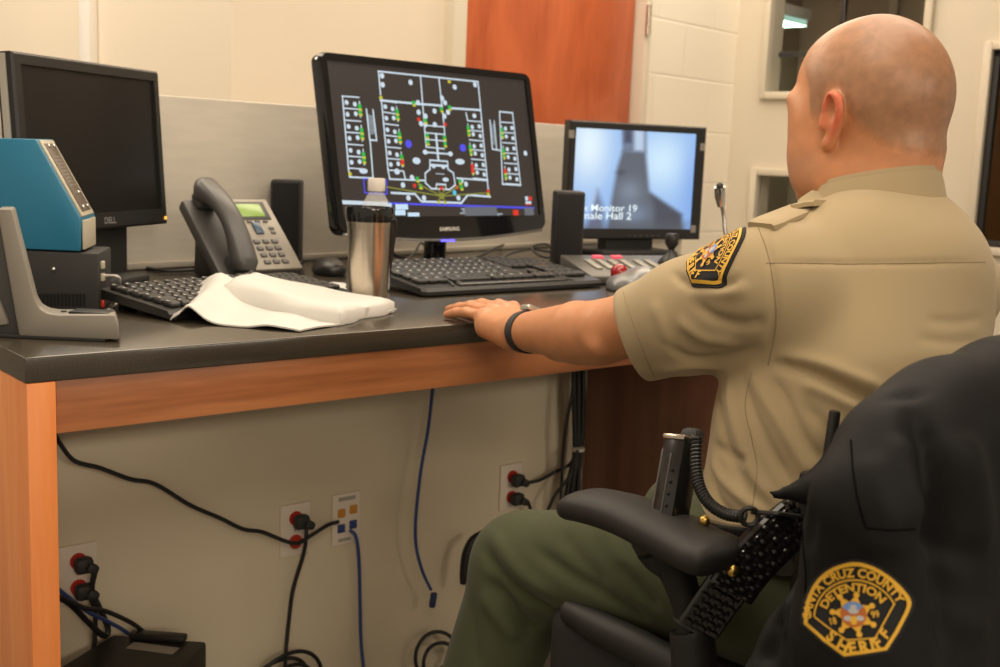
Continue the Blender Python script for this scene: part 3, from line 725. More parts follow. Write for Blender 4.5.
st = MB(); a = M3.pt(0, -H3_ / 2, -0.05); st.box((a[0], a[1], (a[2] + ZT) / 2 + .04), (0.17, 0.05, a[2] - ZT + .07), 0.01, Matrix.Rotation(M3.yaw, 4, 'Z')); st.build('stand', BLACKM, mo, MO)
st = MB(); st.box((a[0], a[1], ZT + .009), (0.26, 0.18, 0.016), 0.007, Matrix.Rotation(M3.yaw, 4, 'Z')); st.build('base', BLACKM, mo, MO)

# ================================================================== THINGS ON THE COUNTER
ZU = np.array([0, 0, 1.0])
def prof(pxs, O, n=FWD):
    P = [on_plane(x, y, O, n) for x, y in pxs]; return [((p - O) @ LAT, p[2] - O[2]) for p in P]
WB = FWD - 0.17 * LAT; WB /= np.linalg.norm(WB)
# black box with vents, under the blue machine
O = on_z(60, 311.5); bx = empty('power_supply', O); tag(bx, 'small black vented box under the blue machine', 'power supply box')
pf = prof([(-22, 250), (98, 253.5), (98, 311), (-22, 311)], O); zt_ = pf[1][1]
pf = [(pf[0][0], zt_), (pf[1][0], zt_), (pf[1][0], 0.001), (pf[0][0], 0.001)]
MB().prism(pf, O, LAT, ZU, WB, 0.125, 0.003).build('case', BLACKM, bx, O)
v_ = MB()
for k in range(13):
    c_ = prof([(40 + k * 3.7, 300)], O)[0]; v_.box(O + LAT * c_[0] + ZU * c_[1] - FWD * 0.0006, (0.0035, 0.0012, 0.020), 0, Matrix.Rotation(-YAW, 4, 'Z'))
v_.build('vent_grille', mat('void_black', (0.002, 0.002, 0.002), 0.9), bx, O)
c_ = prof([(54, 269)], O)[0]; MB().sphere(O + LAT * c_[0] + ZU * c_[1] - FWD * .001, 0.0035).build('indicator', CHROME, bx, O)
xr_ = pf[1][0]; pn = MB()
for k, (z_, m_) in enumerate(((0.075, 0), (0.055, 0), (0.012, 1))):
    pn = MB(); pn.box(O + LAT * (xr_ + .002) + WB * 0.03 + ZU * z_, (0.014, 0.006, 0.012), 0.001, Matrix.Rotation(-YAW + .17 + math.pi / 2, 4, 'Z'), mi=0); pn.build('socket', [IVORY, REDP][m_], bx, O)
# blue machine on it
bm_o = empty('punch_clock', O + ZU * zt_); tag(bm_o, 'blue metal machine with slanted control strip, on the black box', 'machine'); OB = O + ZU * zt_
q = prof([(-22, 137.5), (36, 139), (52 + 29, 219), (80, 248.5), (-22, 248)], O)
q = [(a, b - zt_) for a, b in q]; q[3] = (q[3][0], 0.002); q[4] = (q[4][0], 0.002)
TB = 0.125
MB().prism(q, OB, LAT, ZU, WB, TB, 0.003).build('case', BLUEE, bm_o, OB)
a, b = np.array(q[1]), np.array(q[2]); dd = b - a; Lc = np.linalg.norm(dd); dd /= Lc; nn = np.array([-dd[1], dd[0]]); nn = nn if nn[0] > 0 else -nn
DU = LAT * dd[0] + ZU * dd[1]; DN = LAT * nn[0] + ZU * nn[1]; A3 = OB + LAT * a[0] + ZU * a[1]
RC = Matrix([[*map(float, DU)], [*map(float, WB)], [*map(float, DN)]]).transposed().to_4x4()
def ctl(u, w_, h, size, bev=0.0, mb=None, mi=0): return (mb or MB()).box(A3 + DU * u + WB * w_ + DN * h, size, bev, RC, mi)
ctl(Lc * .5, TB * .45, 0.0015, (Lc * .96, TB * .80, 0.004), 0.001).build('control_bezel', IVORY, bm_o, OB)
ctl(Lc * .5, TB * .45, 0.0038, (Lc * .86, TB * .58, 0.002), 0.0005).build('control_panel', mat('control_brown', (0.11, 0.085, 0.065), 0.4), bm_o, OB)
kb_ = MB()
for u_, w_ in ((.10, .30), (.10, .60), (.88, .30), (.88, .60), (.70, .50)): ctl(Lc * u_, TB * w_, 0.0055, (0.007, 0.010, 0.005), 0.0015).build('control_knob', CHROME, bm_o, OB)
lg = MB()
for k in range(9): ctl(Lc * (.24 + k * .045), TB * .45, 0.0049, (0.0014, TB * .36, 0.0006), 0, lg)
lg.build('scale_marks', mat('scale_grey', (0.30, 0.27, 0.22), 0.5), bm_o, OB)
c, d = np.array(q[2]), np.array(q[3])
MB().box(OB + LAT * (c[0] + .002) + ZU * ((c[1] + d[1]) / 2) + WB * TB * .46, (TB * .80, 0.004, (c[1] - d[1]) * .9), 0.001, Matrix.Rotation(-YAW + .17 + math.pi / 2, 4, 'Z')).build('front_plate', IVORY, bm_o, OB)

# grey L-shaped stamping device at the counter corner
O = on_z(60, 340.5); sd = empty('desk_stamp', O); tag(sd, 'grey L-shaped desk device at the near end of the counter', 'desk device')
q = prof([(-3, 209), (12, 209), (35, 300), (40, 309), (48, 313.5), (58, 315), (115, 315), (119, 327), (119, 338), (19, 339)], O)
q[-1] = (q[-1][0], 0.004); q[-2] = (q[-2][0], 0.004)
WS = FWD - .34 * LAT; WS /= np.linalg.norm(WS)
MB().prism(q, O, LAT, ZU, WS, 0.06, 0.003).build('body', GREYP, sd, O)
q2 = prof([(-30, 214), (-3, 219), (18, 338), (-30, 340)], O); q2[2] = (q2[2][0], 0.004); q2[3] = (q2[3][0], 0.004)
MB().prism(q2, O + FWD * 0.012, LAT, ZU, WS, 0.05, 0.002).build('side_cover', DGREY, sd, O)
q3 = prof([(-30, 300), (-4, 300), (6, 325), (-30, 330)], O); MB().prism(q3, O + FWD * 0.006, LAT, ZU, FWD, 0.02, 0.002).build('tray', GREYP, sd, O)
MB().box(O + LAT * ((q[8][0] - .10) / 2 - .02) + FWD * .030 + ZU * .003, (q[8][0] + .10, .058, .005), 0.001, Matrix.Rotation(-YAW, 4, 'Z')).build('foot', BLACKM, sd, O)
c_ = prof([(92, 315)], O)[0]; MB().box(O + LAT * c_[0] + ZU * (c_[1] + .0005) + WS * .03, (0.055, 0.034, 0.003), 0.001, Matrix.Rotation(-YAW, 4, 'Z')).build('slot', BLACKP, sd, O)
c_ = prof([(63, 315)], O)[0]; MB().lathe([(0, 0), (.004, 0), (.004, .002), (0, .002)], O + LAT * c_[0] + ZU * c_[1] + WS * .03, 12).build('button', DGREY, sd, O)

# ---- keyboards
def keyboard(A, B, depth, label, rest):
    A, B = np.array(A), np.array(B); W = np.linalg.norm((B - A)[:2]); yw = math.atan2(B[1] - A[1], B[0] - A[0])
    U = np.array([math.cos(yw), math.sin(yw), 0]); V = np.array([-math.sin(yw), math.cos(yw), 0])
    c = (A + B) / 2 + V * depth / 2; c[2] = ZT
    o = empty('keyboard', c, yw); tag(o, label, 'keyboard')
    m = MB(); tilt = 0.10; D = depth
    def top(y): return 0.017 + (y + D / 2) * tilt
    # shell: lofted along x with rounded ends
    sec = lambda x, s: [(x, -D / 2 * s - (.0 if rest else 0), 0.004), (x, D / 2 * s, 0.006 + D * tilt * .8), (x, D / 2 * s, top(D / 2) - .003), (x, D / 2 * s - .004, top(D / 2)), (x, -D / 2 * s + .006, top(-D / 2)), (x, -D / 2 * s, top(-D / 2) - .006)]
    m.loft([sec(-W / 2, .94), sec(-W / 2 + .008, 1), sec(W / 2 - .008, 1), sec(W / 2, .94)])
    m.build('shell', BLACKP, o, smooth=30)
    rt = math.atan(tilt); R = Matrix.Rotation(rt, 4, 'X'); ks = MB()
    y0 = -D / 2 + (0.038 if rest else 0.018); rows = 6; pitch = (D / 2 - 0.012 - y0) / rows; x0 = -W / 2 + 0.014; x1 = W / 2 - 0.014
    kp = (x1 - x0) / 22.5
    for r in range(rows):
        y = y0 + pitch * (r + .5); x = x0
        plan = {0: [1.3, 1.2, 1.3, 5.5, 1.3, 1.2, 1.2, 1.6], 1: [2.2] + [1] * 10 + [2.6], 2: [1.8] + [1] * 11 + [2.0], 3: [1.5] + [1] * 12 + [1.5], 4: [1] * 13 + [2.0], 5: [1, .4] + [1] * 4 + [.3] + [1] * 4 + [.3] + [1] * 4}[r]
        s = 15.0 / sum(plan)
        for i_, wk_ in enumerate(plan):
            ww = wk_ * s * kp
            if wk_ >= .9:
                ks.box((x + ww / 2, y, top(y) + .004), (ww * .86, pitch * .82, .009), 0.0025, R, seg=1)
                ks.box((x + ww * .3, y + pitch * .14, top(y) + .0088), (kp * .22, pitch * .2, .0004), 0, R, mi=1)
            x += ww
        x = x0 + 15.35 * kp
        if r != 2:
            for k in range(3):
                if r == 1 and k != 1: continue
                ks.box((x + kp * (k + .5), y, top(y) + .004), (kp * .86, pitch * .82, .009), 0.0025, R, seg=1)
        x = x0 + 18.6 * kp
        if r < 5:
            for k in range(4): ks.box((x + kp * (k + .5) * .96, y, top(y) + .004), (kp * .82, pitch * .82, .009), 0.0025, R, seg=1)
    ks.build('keys', [mat('keycap_black', (0.036, 0.034, 0.032), 0.36), KEYTXT], o, smooth=30)
    for sx in (-1, 1): MB().box((sx * (W / 2 - .04), D / 2 - .03, (.004 + D * tilt * .7) / 2), (.03, .012, .004 + D * tilt * .7), 0.002).build('foot', BLACKM, o)
    if rest:
        rs = MB(); rs.box((0.0, -D / 2 + .022, top(-D / 2 + .022) + .001), (W * .6, .020, .006), 0.003, R); rs.build('palm_rest', mat('palm_rest_black', (0.03, 0.029, 0.028), 0.25), o)
        for sx in (-.42, -.36, .36, .41): MB().tube([(sx * W * .8, -D / 2 + .012, top(-D / 2) + .002), (sx * W * .76, -D / 2 + .03, top(-D / 2) + .006), (sx * W * .76, -D / 2 + .05, top(-D / 2) + .008)], .0022, 6).build('rest_rib', DGREY, o)
    return o
KA = on_z(172, 316, ZT + .010)
keyboard(KA, KA + np.array([.43 * math.cos(.29), .43 * math.sin(.29), 0]), 0.185, 'black keyboard lying askew under the white napkins', False)
keyboard(on_z(424, 295, ZT + .006), on_z(604, 285, ZT + .006), 0.255, 'black keyboard with palm rest, below the floor plan monitor', True)

# ---- steel tumbler and the bottle behind it
c = on_z(368, 304); tb = empty('travel_tumbler', c); tag(tb, 'brushed steel travel tumbler with black lid and base', 'tumbler')
MB().lathe([(0.0, .001), (0.035, .001), (0.0358, .003), (0.0358, .013), (0.035, .0145), (0.0, .0145)], c, 40).build('base_ring', BLACKP, tb, c)
MB().lathe([(0.0, .012), (0.0345, .0142), (0.0400, .135), (0.0425, .150), (0.0425, .156), (0.0, .156)], c, 48).build('body', STEEL, tb, c)
MB().lathe([(0.0, .150), (0.0435, .1502), (0.0445, .160), (0.0450, .172), (0.0440, .176), (0.0380, .176), (0.0370, .170), (0.0, .169)], c, 48).build('lid', GLOSSB, tb, c)
g = MB()
for k in range(1):
    g.tube([c + LAT * .0405 - FWD * .014 + ZU * .158, c + LAT * .0425 - FWD * .004 + ZU * .145, c + LAT * .041 + ZU * .10, c + LAT * .0385 + ZU * .05], [.006, .008, .004, .001], 10)
g.build('grip', BLACKP, tb, c)
c = on_z(374, 292); bo = empty('water_bottle', c); tag(bo, 'clear plastic bottle with white cap, behind the tumbler', 'bottle')
MB().lathe([(0.0, .001), (.026, .001), (.031, .008), (.031, .145), (.030, .155), (.024, .178), (.0135, .197), (.0125, .203), (.0, .203)], c, 36).build('body', PET, bo, c)
MB().lathe([(0.0, .198), (.0165, .198), (.0168, .2), (.0165, .221), (.0155, .2225), (0, .2225)], c, 32).build('cap', mat('cap_white', (0.75, 0.70, 0.64), 0.4), bo, c)

# ---- desk phone
PB = on_z(277, 270, ZT + .022)
PH = Plane(PB, 0.10, 0.80); PH.c = PB + PH.v * 0.098
ph = empty('desk_phone', (PH.c[0], PH.c[1], ZT)); PO = tuple(ph.location); tag(ph, 'grey desk phone with curved handset and green display', 'telephone')
m = MB(); PH.box(m, -.035, 0, -.014, (.205, .205, .028), .008); m.build('body', mat('phone_dark_grey', (0.075, 0.072, 0.068), 0.4), ph, PO)
m = MB(); PH.box(m, .005, -.001, .001, (.118, .197, .008), .004); m.build('face_plate', mat('phone_silver', (0.29, 0.262, 0.215), 0.4, metal=0.2), ph, PO)
m = MB(); PH.box(m, .004, .062, .0045, (.092, .052, .004), .002); m.build('display_bezel', DGREY, ph, PO)
m = MB(); PH.box(m, .000, .062, .0068, (.072, .036, .002), .0005); m.build('display', mat('lcd_green', (0.24, 0.36, 0.09), 0.25, emit=(0.24, 0.36, 0.09), estr=0.25), ph, PO)
m = MB()
for r in range(4):
    for k in range(3): m.add(*(lambda b_: (b_.v, b_.f))(MB().sphere((0, 0, 0), (1, 1, 1), u=10, v=6))) if False else PH.box(m, -.018 + k * .022, -.025 - r * .0185, .0065, (.0155, .0115, .006), .0028)
m.build('keypad', mat('phone_key', (0.12, 0.115, 0.11), 0.35), ph, PO)
m = MB(); PH.box(m, .002, .012, .0065, (.020, .032, .006), .003); m.build('navigation_key', mat('phone_blue_key', (0.05, 0.09, 0.14), 0.3), ph, PO)
m = MB()
for k in range(4): PH.box(m, -.03 + k * .02, .031, .006, (.012, .005, .004), .0015)
PH.box(m, .036, .012, .006, (.012, .008, .004), .0015); PH.box(m, .036, .000, .006, (.012, .006, .004), .0015)
m.build('soft_key_buttons', MATS['phone_key'], ph, PO)
hs_ = MB(); rings = []
for t in np.linspace(0, 1, 25):
    v0 = .108 - .215 * t; arch = .020 + .038 * math.sin(math.pi * t) ** .8; e_ = abs(2 * t - 1); wd = .0245 + .005 * e_ ** 2; th = .015 + .010 * e_ ** 3
    if t < .03 or t > .97: wd *= .75; th *= .7
    rings.append([PH.pt(-.094 + wd * math.cos(a) * (abs(math.cos(a)) ** -.3 if abs(math.cos(a)) > .05 else 1), v0 + (.018 * math.sin(a) * (1 - 2 * t)), arch + th * math.sin(a)) for a in [2 * math.pi * k / 18 for k in range(18)]])
hs_.loft(rings); hs_.build('handset', mat('handset_grey', (0.085, 0.082, 0.080), 0.35), ph, PO)
for v0 in (.088, -.086): m = MB(); PH.box(m, -.094, v0, .010, (.046, .040, .024), .008); m.build('handset_cup', MATS['phone_dark_grey'], ph, PO)
bz_ = PH.pt(-.035, .09, -.03); bb2 = PH.pt(-.035, -.09, -.02)
MB().prism([(bb2[1] - PO[1], .002), (bz_[1] - PO[1] + .005, .002), (bz_[1] - PO[1] - .002, bz_[2] - ZT - .02), (bb2[1] - PO[1], bb2[2] - ZT)], np.array(PO) + np.array([-.105, 0, 0]), (0, 1, 0), (0, 0, 1), (1, 0, 0), .15, .004).build('stand', BLACKM, ph, PO)

# ---- loudspeakers: the one behind the phone first, its copy by the right monitor
def speaker():
    o = empty('speaker', (0, 0, 0)); m = MB()
    s0, s1 = .037, .034
    rg = lambda h, s, z: [(a * s, b * s * 1.05, z) for a, b in [(math.cos(t) * (1 if abs(math.cos(t)) < .5 else 1), math.sin(t)) for t in []]]
    m.box((0, 0, .101), (.070, .078, .194), .006); m.build('cabinet', BLACKM, o)
    MB().box((0, -.040, .102), (.060, .006, .180), .002).build('grille', mat('speaker_cloth', (0.013, 0.012, 0.012), 0.85), o)
    MB().box((0, -.002, .003), (.078, .086, .006), .002).build('foot', BLACKP, o); return o
s1 = speaker(); s1.location = on_z(286.5, 262.5); s1.rotation_euler = (0, 0, -.62); tag(s1, 'slim black speaker standing behind the desk phone', 'speaker', 'pair of desk speakers')
s2 = copy_tree(s1); p = on_z(565, 273); s2.location = p; s2.rotation_euler = (0, 0, -.62); tag(s2, 'slim black speaker standing between the two lit monitors', 'speaker')

# ---- folded napkins
def sheet(name, corners, hf, t, label, cat, nu=36, nv=22, m=PAPER, seed=1, amp=.0015, group=None):
    rnd = np.random.RandomState(seed); A, B, C, D = [np.array(c) for c in corners]; ph_ = rnd.rand(6) * 6
    vs_ = []; O_ = (A + B + C + D) / 4; O_[2] = ZT
    top_, bot_ = [], []
    for i in range(nu + 1):
        for j in range(nv + 1):
            u, v = i / nu, j / nv; p_ = (A * (1 - u) + D * u) * (1 - v) + (B * (1 - u) + C * u) * v
            edge = .004 * (math.sin(9 * u + ph_[0]) * (v < .05 or v > .95) + math.sin(11 * v + ph_[1]) * (u < .05 or u > .95)); p_ = p_ + np.array([edge, -edge, 0])
            z = hf(u, v) + amp * (math.sin(7 * u + 5 * v + ph_[2]) + math.sin(13 * u - 9 * v + ph_[3]) * .6 + math.sin(23 * v + 5 * u + ph_[4]) * .3)
            z = max(z, t + .0008); top_.append((p_[0], p_[1], ZT + z)); bot_.append((p_[0], p_[1], ZT + max(z - t, .0006)))
    n = nv + 1; N = len(top_); fs_ = []
    for i in range(nu):
        for j in range(nv):
            a = i * n + j; fs_ += [(a, a + n, a + n + 1, a + 1), (N + a, N + a + 1, N + a + n + 1, N + a + n)]
    for i in range(nu):
        for j in (0, nv):
            a = i * n + j; f = (a, a + n, N + a + n, N + a); fs_.append(f if j else f[::-1])
    for j in range(nv):
        for i in (0, nu):
            a = i * n + j; f = (a, a + 1, N + a + 1, N + a); fs_.append(f[::-1] if i else f)
    mb = MB().add(top_ + bot_, fs_); bmx = bmesh.new()
    o = mb.build(name, m, None, O_, smooth=70)
    bmx.from_mesh(o.data); bmesh.ops.recalc_face_normals(bmx, faces=bmx.faces); bmx.to_mesh(o.data); bmx.free()
    return tag(o, label, cat, group)
sheet('napkin', [on_z(174, 323), on_z(197, 304), on_z(396, 312), on_z(304, 333)], lambda u, v: .004 + .026 * math.exp(-((u - .13) / .12) ** 2) * (1 if u > .13 else (max(u, 0) / .13) ** .5) + .030 * v * max(0, 1 - 1.3 * u) + .004 * math.exp(-((u - .7) / .15) ** 2), .0025, 'white napkin with curled left end lying on the counter edge', 'napkin', seed=3, group='folded white napkins')
def hpad(u, v):
    e = min(u / .10, (1 - u) / .05, v / .14, (1 - v) / .14, 1.0); r = math.sqrt(max(0, 1 - (1 - max(e, 0)) ** 2))
    return .012 + .012 * max(0, 1 - 1.5 * u) + (.026 * (1 - .45 * u) + .004 * math.sin(5 * v + 2 * u)) * r
sheet('napkin', [on_z(220, 305, ZT + .01), on_z(250, 284, ZT + .015), on_z(394, 310, ZT + .005), on_z(338, 322, ZT + .006)], hpad, .018, 'thick folded white napkin lying on top of the other one', 'napkin', seed=8, amp=.001, group='folded white napkins')

# ---- mouse, trackball, papers
c = on_z(329, 274); mm = empty('computer_mouse', c, -.3); tag(mm, 'black computer mouse behind the napkins, beside the tumbler', 'mouse')
f = SDF().u(Ell((0, 0, .010), (.036, .062, .028)), .01).cut(Cut((0, 0, .001), (0, 0, -1)), .002)
V, Q = surface(f, (-.05, -.075, -.01), (.05, .075, .05), .0025); qmesh('shell', V, Q, BLACKP, mm)
MB().lathe([(.004, -.003), (.006, -.002), (.006, .002), (.004, .003)], (0, .035, .032), 14).build('wheel', DGREY, mm)
sheet('paper_slip', [on_z(322, 290), on_z(330, 282), on_z(347, 284), on_z(345, 292)], lambda u, v: .0012, .0006, 'white slip of paper beside the base of the tumbler', 'paper', 6, 4, amp=0)
c = on_z(636, 291); tk = empty('trackball', c, -.7); tag(tk, 'grey trackball mouse with a glossy red ball', 'trackball')
f = SDF().u(Ell((.012, 0, .012), (.046, .064, .042)), .01).u(Ell((-.034, .010, .008), (.030, .048, .028)), .02).cut(Cut((0, 0, .001), (0, 0, -1)), .002).sub(Ell((-.036, .022, .036), (.0205, .0205, .0205)), .003)
V, Q = surface(f, (-.075, -.08, -.01), (.075, .08, .065), .0025); qmesh('shell', V, Q, mat('trackball_grey', (0.22, 0.22, 0.22), 0.3, metal=0.3), tk)
MB().sphere((-.036, .022, .036), .0195, u=24, v=16).build('ball', mat('red_ball', (0.33, 0.008, 0.010), 0.08, coat=0.5), tk)

# ---- camera control keypad with joystick
kc = on_z(633, 272, ZT + .02); kc[2] = ZT; KY = -.30
kp_ = empty('camera_keypad', kc, KY); tag(kp_, 'grey camera control keypad with joystick and two red lit keys', 'control keypad')
KW, KD = .30, .17
MB().prism([(-KD / 2, .002), (KD / 2, .002), (KD / 2, .052), (-KD / 2, .020)], (-KW / 2, 0, 0), (0, 1, 0), (0, 0, 1), (1, 0, 0), KW, .004).build('case', mat('keypad_grey', (0.105, 0.098, 0.088), 0.4), kp_)
kt = math.atan(.032 / KD); RK = Matrix.Rotation(kt, 4, 'X')
def kz(y): return .036 + y * .032 / KD
m = MB(); lit = MB()
for k in range(6):
    x = -.105 + k * .030 + (.008 if k > 3 else 0); m.box((x, .0, kz(0) + .002), (.016, .070, .005), .0015, RK)
m.build('key_buttons', mat('keypad_key', (0.30, 0.28, 0.23), 0.45), kp_)
for x in (-.062, -.012): MB().box((x, .062, kz(.062) + .002), (.026, .014, .005), .001, RK).build('lit_key', emis('red_key_light', (1.0, 0.06, 0.10), 1.2), kp_)
m = MB(); m.lathe([(0, 0), (.032, 0), (.030, .006), (.022, .016), (.010, .026), (.007, .034), (.010, .040), (.015, .046), (.016, .066), (.012, .072), (0, .073)], (.105, .01, kz(.01)), 24); m.build('joystick', BLACKP, kp_)

# ---- gooseneck microphone
c = on_z(733, 295); g_ = empty('gooseneck_microphone', c); tag(g_, 'slim silver gooseneck microphone rising beside the shoulder patch', 'microphone')
dm = float((MW @ (c - CAM))[2]); tip = at(719.5, 187, dm - .02)
MB().lathe([(0, 0), (.045, 0), (.042, .012), (.012, .020), (0, .020)], c, 28).build('base', BLACKM, g_, c)
m = MB(); m.tube([c + ZU * .015, c + ZU * .08, at(726, 236, dm), at(723.5, 215, dm), at(721, 204, dm - .01)], .0042, 10)
m.build('neck', mat('gooseneck_metal', (0.55, 0.53, 0.5), 0.3, metal=1.0), g_, c)
m = MB(); m.tube([at(721.3, 207, dm - .01), at(720, 196, dm - .012), tip], [.008, .0115, .0118], 16, smooth=False); m.build('capsule', CHROME, g_, c)
m = MB(); m.sphere(tip - FWD * .004 + ZU * .001, .0085, u=14, v=8); m.build('windscreen', BLACKM, g_, c)

# ---- cords lying on the counter
def cord(name, pts, r, m, label, cat='cable', group=None, sub=8):
    P = [np.array(p_, float) for p_ in pts]; O_ = np.array([P[0][0], P[0][1], min(p_[2] for p_ in P)])
    return tag(MB().tube(P, r, 8, sub=sub).build(name, m, None, O_), label, cat, group)
zr = ZT + .004
bxo = np.array(bx.location)
cord('cable', [bxo + LAT * (xr_ + .006) + WB * .03 + ZU * .058, bxo + LAT * (xr_ + .03) + WB * .025 + ZU * .055, on_z(117, 296, ZT + .012), on_z(116, 304, zr), on_z(104, 312, zr), on_z(93, 316, zr)], .0022, WHITEC, 'thin white cable looping out of the black vented box')
cord('cable', [on_z(113, 268, zr + .01), on_z(135, 266, zr), on_z(165, 271, zr), on_z(196, 270, zr), on_z(215, 271, zr)], .0035, RUBBER, 'black cable trailing behind the left keyboard')
cord('cable', [M2.pt(-.16, -.19, -.03), M2.pt(-.165, -.24, -.02), on_z(404, 258, ZT + .03), on_z(398, 262, zr), on_z(385, 258, zr)], .0038, RUBBER, 'black cable dropping from the left of the floor plan monitor')
cord('cable', [on_z(440, 262, zr), on_z(455, 263, zr), on_z(480, 256, zr), on_z(500, 246, zr + .01), on_z(520, 240, zr)], .0034, RUBBER, 'black cable running right from under the floor plan monitor')
cord('cable', [on_z(500, 262, zr), on_z(510, 254, zr + .012), on_z(530, 249, zr + .02), on_z(552, 252, zr + .01), on_z(546, 244, zr + .028), on_z(532, 247, zr + .03), on_z(540, 256, zr + .012), on_z(556, 258, zr)], .003, RUBBER, 'tangled black cord between keyboard and right speaker')
cord('cable', [on_z(420, 262, zr), on_z(426, 250, zr + .02), on_z(421, 243, zr + .03), on_z(415, 252, zr + .015), on_z(405, 262, zr)], .003, RUBBER, 'small black cord loop left of the middle monitor stand')

# ================================================================== UNDER THE COUNTER
RW = Matrix.Identity(4)
def pw(px, py, off=.0): return on_y(px, py, YK - off)
def outlet(px, py, label, plugs, W_=.066, H_=.106):
    c = pw(px, py); o = empty('wall_outlet', c); tag(o, label, 'outlet', 'power outlets on the wall'); C_ = c
    MB().box(c + np.array([0, -.003, 0]), (W_, .006, H_), .002).build('cover_plate', PLATE, o, C_)
    for k, dz in enumerate((.024, -.024)):
        m = MB(); m.lathe([(0, 0), (.0145, 0), (.0145, .004), (0, .004)], (0, 0, 0), 20)
        m.v = [(x + c[0], c[1] - .005 - z, c[2] + dz + y) for x, y, z in m.v]; m.f = [f[::-1] for f in m.f]; m.build('socket', REDP, o, C_)
    m = MB(); m.sphere(c + np.array([0, -.006, 0]), .0025); m.build('screw', SILVER, o, C_)
    return c
def plug(c, dz, path, r, label, group='black plugs in the wall outlets'):
    s = c + np.array([0, -.0105, dz]); o = empty('power_cable', s); tag(o, label, 'power cable')
    m = MB(); m.box(s + np.array([0.004, -.012, -.002]), (.031, .024, .029), .008); m.box(s + np.array([.014, -.024, -.006]), (.022, .018, .017), .006, Matrix.Rotation(.5, 4, 'Y')); m.build('plug', BLACKM, o, s)
    MB().tube([s + np.array([.018, -.026, -.010])] + list(path), r, 8, sub=8).build('cord', RUBBER, o, s)
c1 = outlet(77, 573, 'wall outlet with two black plugs, behind the near end panel', 2)
c2 = outlet(294, 529, 'wall outlet with one red socket free, beside the data plate', 1)
c3 = outlet(510, 486, 'wall outlet with two black plugs, by the far cable bundle', 2)
plug(c1, .022, [pw(92, 590, .03), pw(99, 607, .03), pw(108, 628, .03), pw(104, 636, .035), pw(88, 622, .05), pw(70, 604, .07), pw(52, 594, .10)], .0052, 'thick black power cable in the upper socket of the nearest outlet')
plug(c1, -.026, [pw(90, 595, .03), pw(95, 612, .03), pw(95, 635, .035), pw(92, 655, .04), pw(80, 680, .05)], .0042, 'black power cable in the lower socket of the nearest outlet')
plug(c2, .022, [pw(307, 527, .03), pw(306, 540, .03), pw(303, 556, .018), pw(293, 590, .012), pw(289, 620, .012), pw(286, 650, .02), pw(285, 668, .05)], .0040, 'black power cable hanging from the outlet beside the data plate')
plug(c3, .020, [pw(528, 483, .03), pw(540, 480, .03), pw(555, 472, .03), pw(570, 464, .04), pw(579, 448, .05)], .0040, 'black power cable in the upper socket of the far outlet')
plug(c3, -.024, [pw(528, 502, .03), pw(532, 515, .03), pw(536, 527, .03), pw(545, 540, .03)], .0040, 'black power cable in the lower socket of the far outlet')
# data plate
c = pw(345, 518); o = empty('data_plate', c); tag(o, 'ivory data plate with orange and blue jacks', 'data plate')
MB().box(c + np.array([0, -.003, 0]), (.066, .006, .108), .002).build('cover_plate', PLATE, o, c)
jm = [mat('orange_jack', (0.62, 0.28, 0.03), 0.5), mat('blue_jack', (0.03, 0.05, 0.20), 0.5)]
for dx, dz, k in ((-.013, .014, 0), (.015, .018, 0), (-.013, -.018, 1), (.015, -.014, 1)):
    MB().box(c + np.array([dx, -.0075, dz]), (.017, .005, .018), .002).build('jack', jm[k], o, c)
lb = MB(); lb.box(c + np.array([0, -.0062, .043]), (.040, .0006, .008)); lb.build('label_strip', mat('faded_label', (0.40, 0.37, 0.31), 0.6), o, c)
MB().box(c + np.array([-.004, -.0062, -.043]), (.030, .0006, .007)).build('label_strip', MATS['faded_label'], o, c)
cord('cable', [pw(50, 425, .04), pw(61, 445, .03), pw(75, 461, .022), pw(100, 468, .02), pw(130, 479, .02), pw(155, 484, .02), pw(190, 505, .02), pw(220, 518, .02), pw(243, 529, .02), pw(262, 532, .02), pw(285, 541, .03), pw(298, 543, .035), pw(312, 535, .035), pw(328, 525, .03), pw(338, 522, .012)], .0040, RUBBER, 'long black cable sagging across the wall to the data plate')
cord('network_cable', [pw(350, 530, .014), pw(356, 537, .02), pw(359, 560, .015), pw(360, 600, .012), pw(361, 640, .015), pw(364, 672, .03), pw(366, 690, .05)], .0036, BLUEC, 'blue network cable hanging from the data plate')
s = pw(433, 385, .05); hc = empty('network_cable', s); tag(hc, 'blue network cable dangling loose from under the counter', 'cable')
MB().tube([pw(434, 370, .05), pw(432, 395, .05), pw(428, 430, .05), pw(421, 470, .05), pw(416, 515, .05), pw(416, 545, .05), pw(422, 570, .05), pw(431, 590, .05)], .0036, 8, sub=8).build('cord', BLUEC, hc, s)
pe = pw(433, 600, .05); MB().box(pe, (.013, .012, .034), .004, Matrix.Rotation(.15, 4, 'Y')).build('connector', mat('blue_boot', (0.02, 0.035, 0.12), 0.4), hc, s)
cord('network_cable', [pw(45, 580, .12), pw(62, 592, .11), pw(85, 610, .075), pw(105, 620, .05), pw(120, 628, .035), pw(132, 636, .03)], .0034, BLUEC, 'blue cable crossing the black cables by the near outlet')
cord('cable', [pw(45, 590, .14), pw(60, 597, .12), pw(85, 608, .10), pw(105, 611, .085), pw(130, 622, .075), pw(143, 631, .07), pw(150, 635, .06)], .0040, RUBBER, 'black cable running to the black box on the floor')
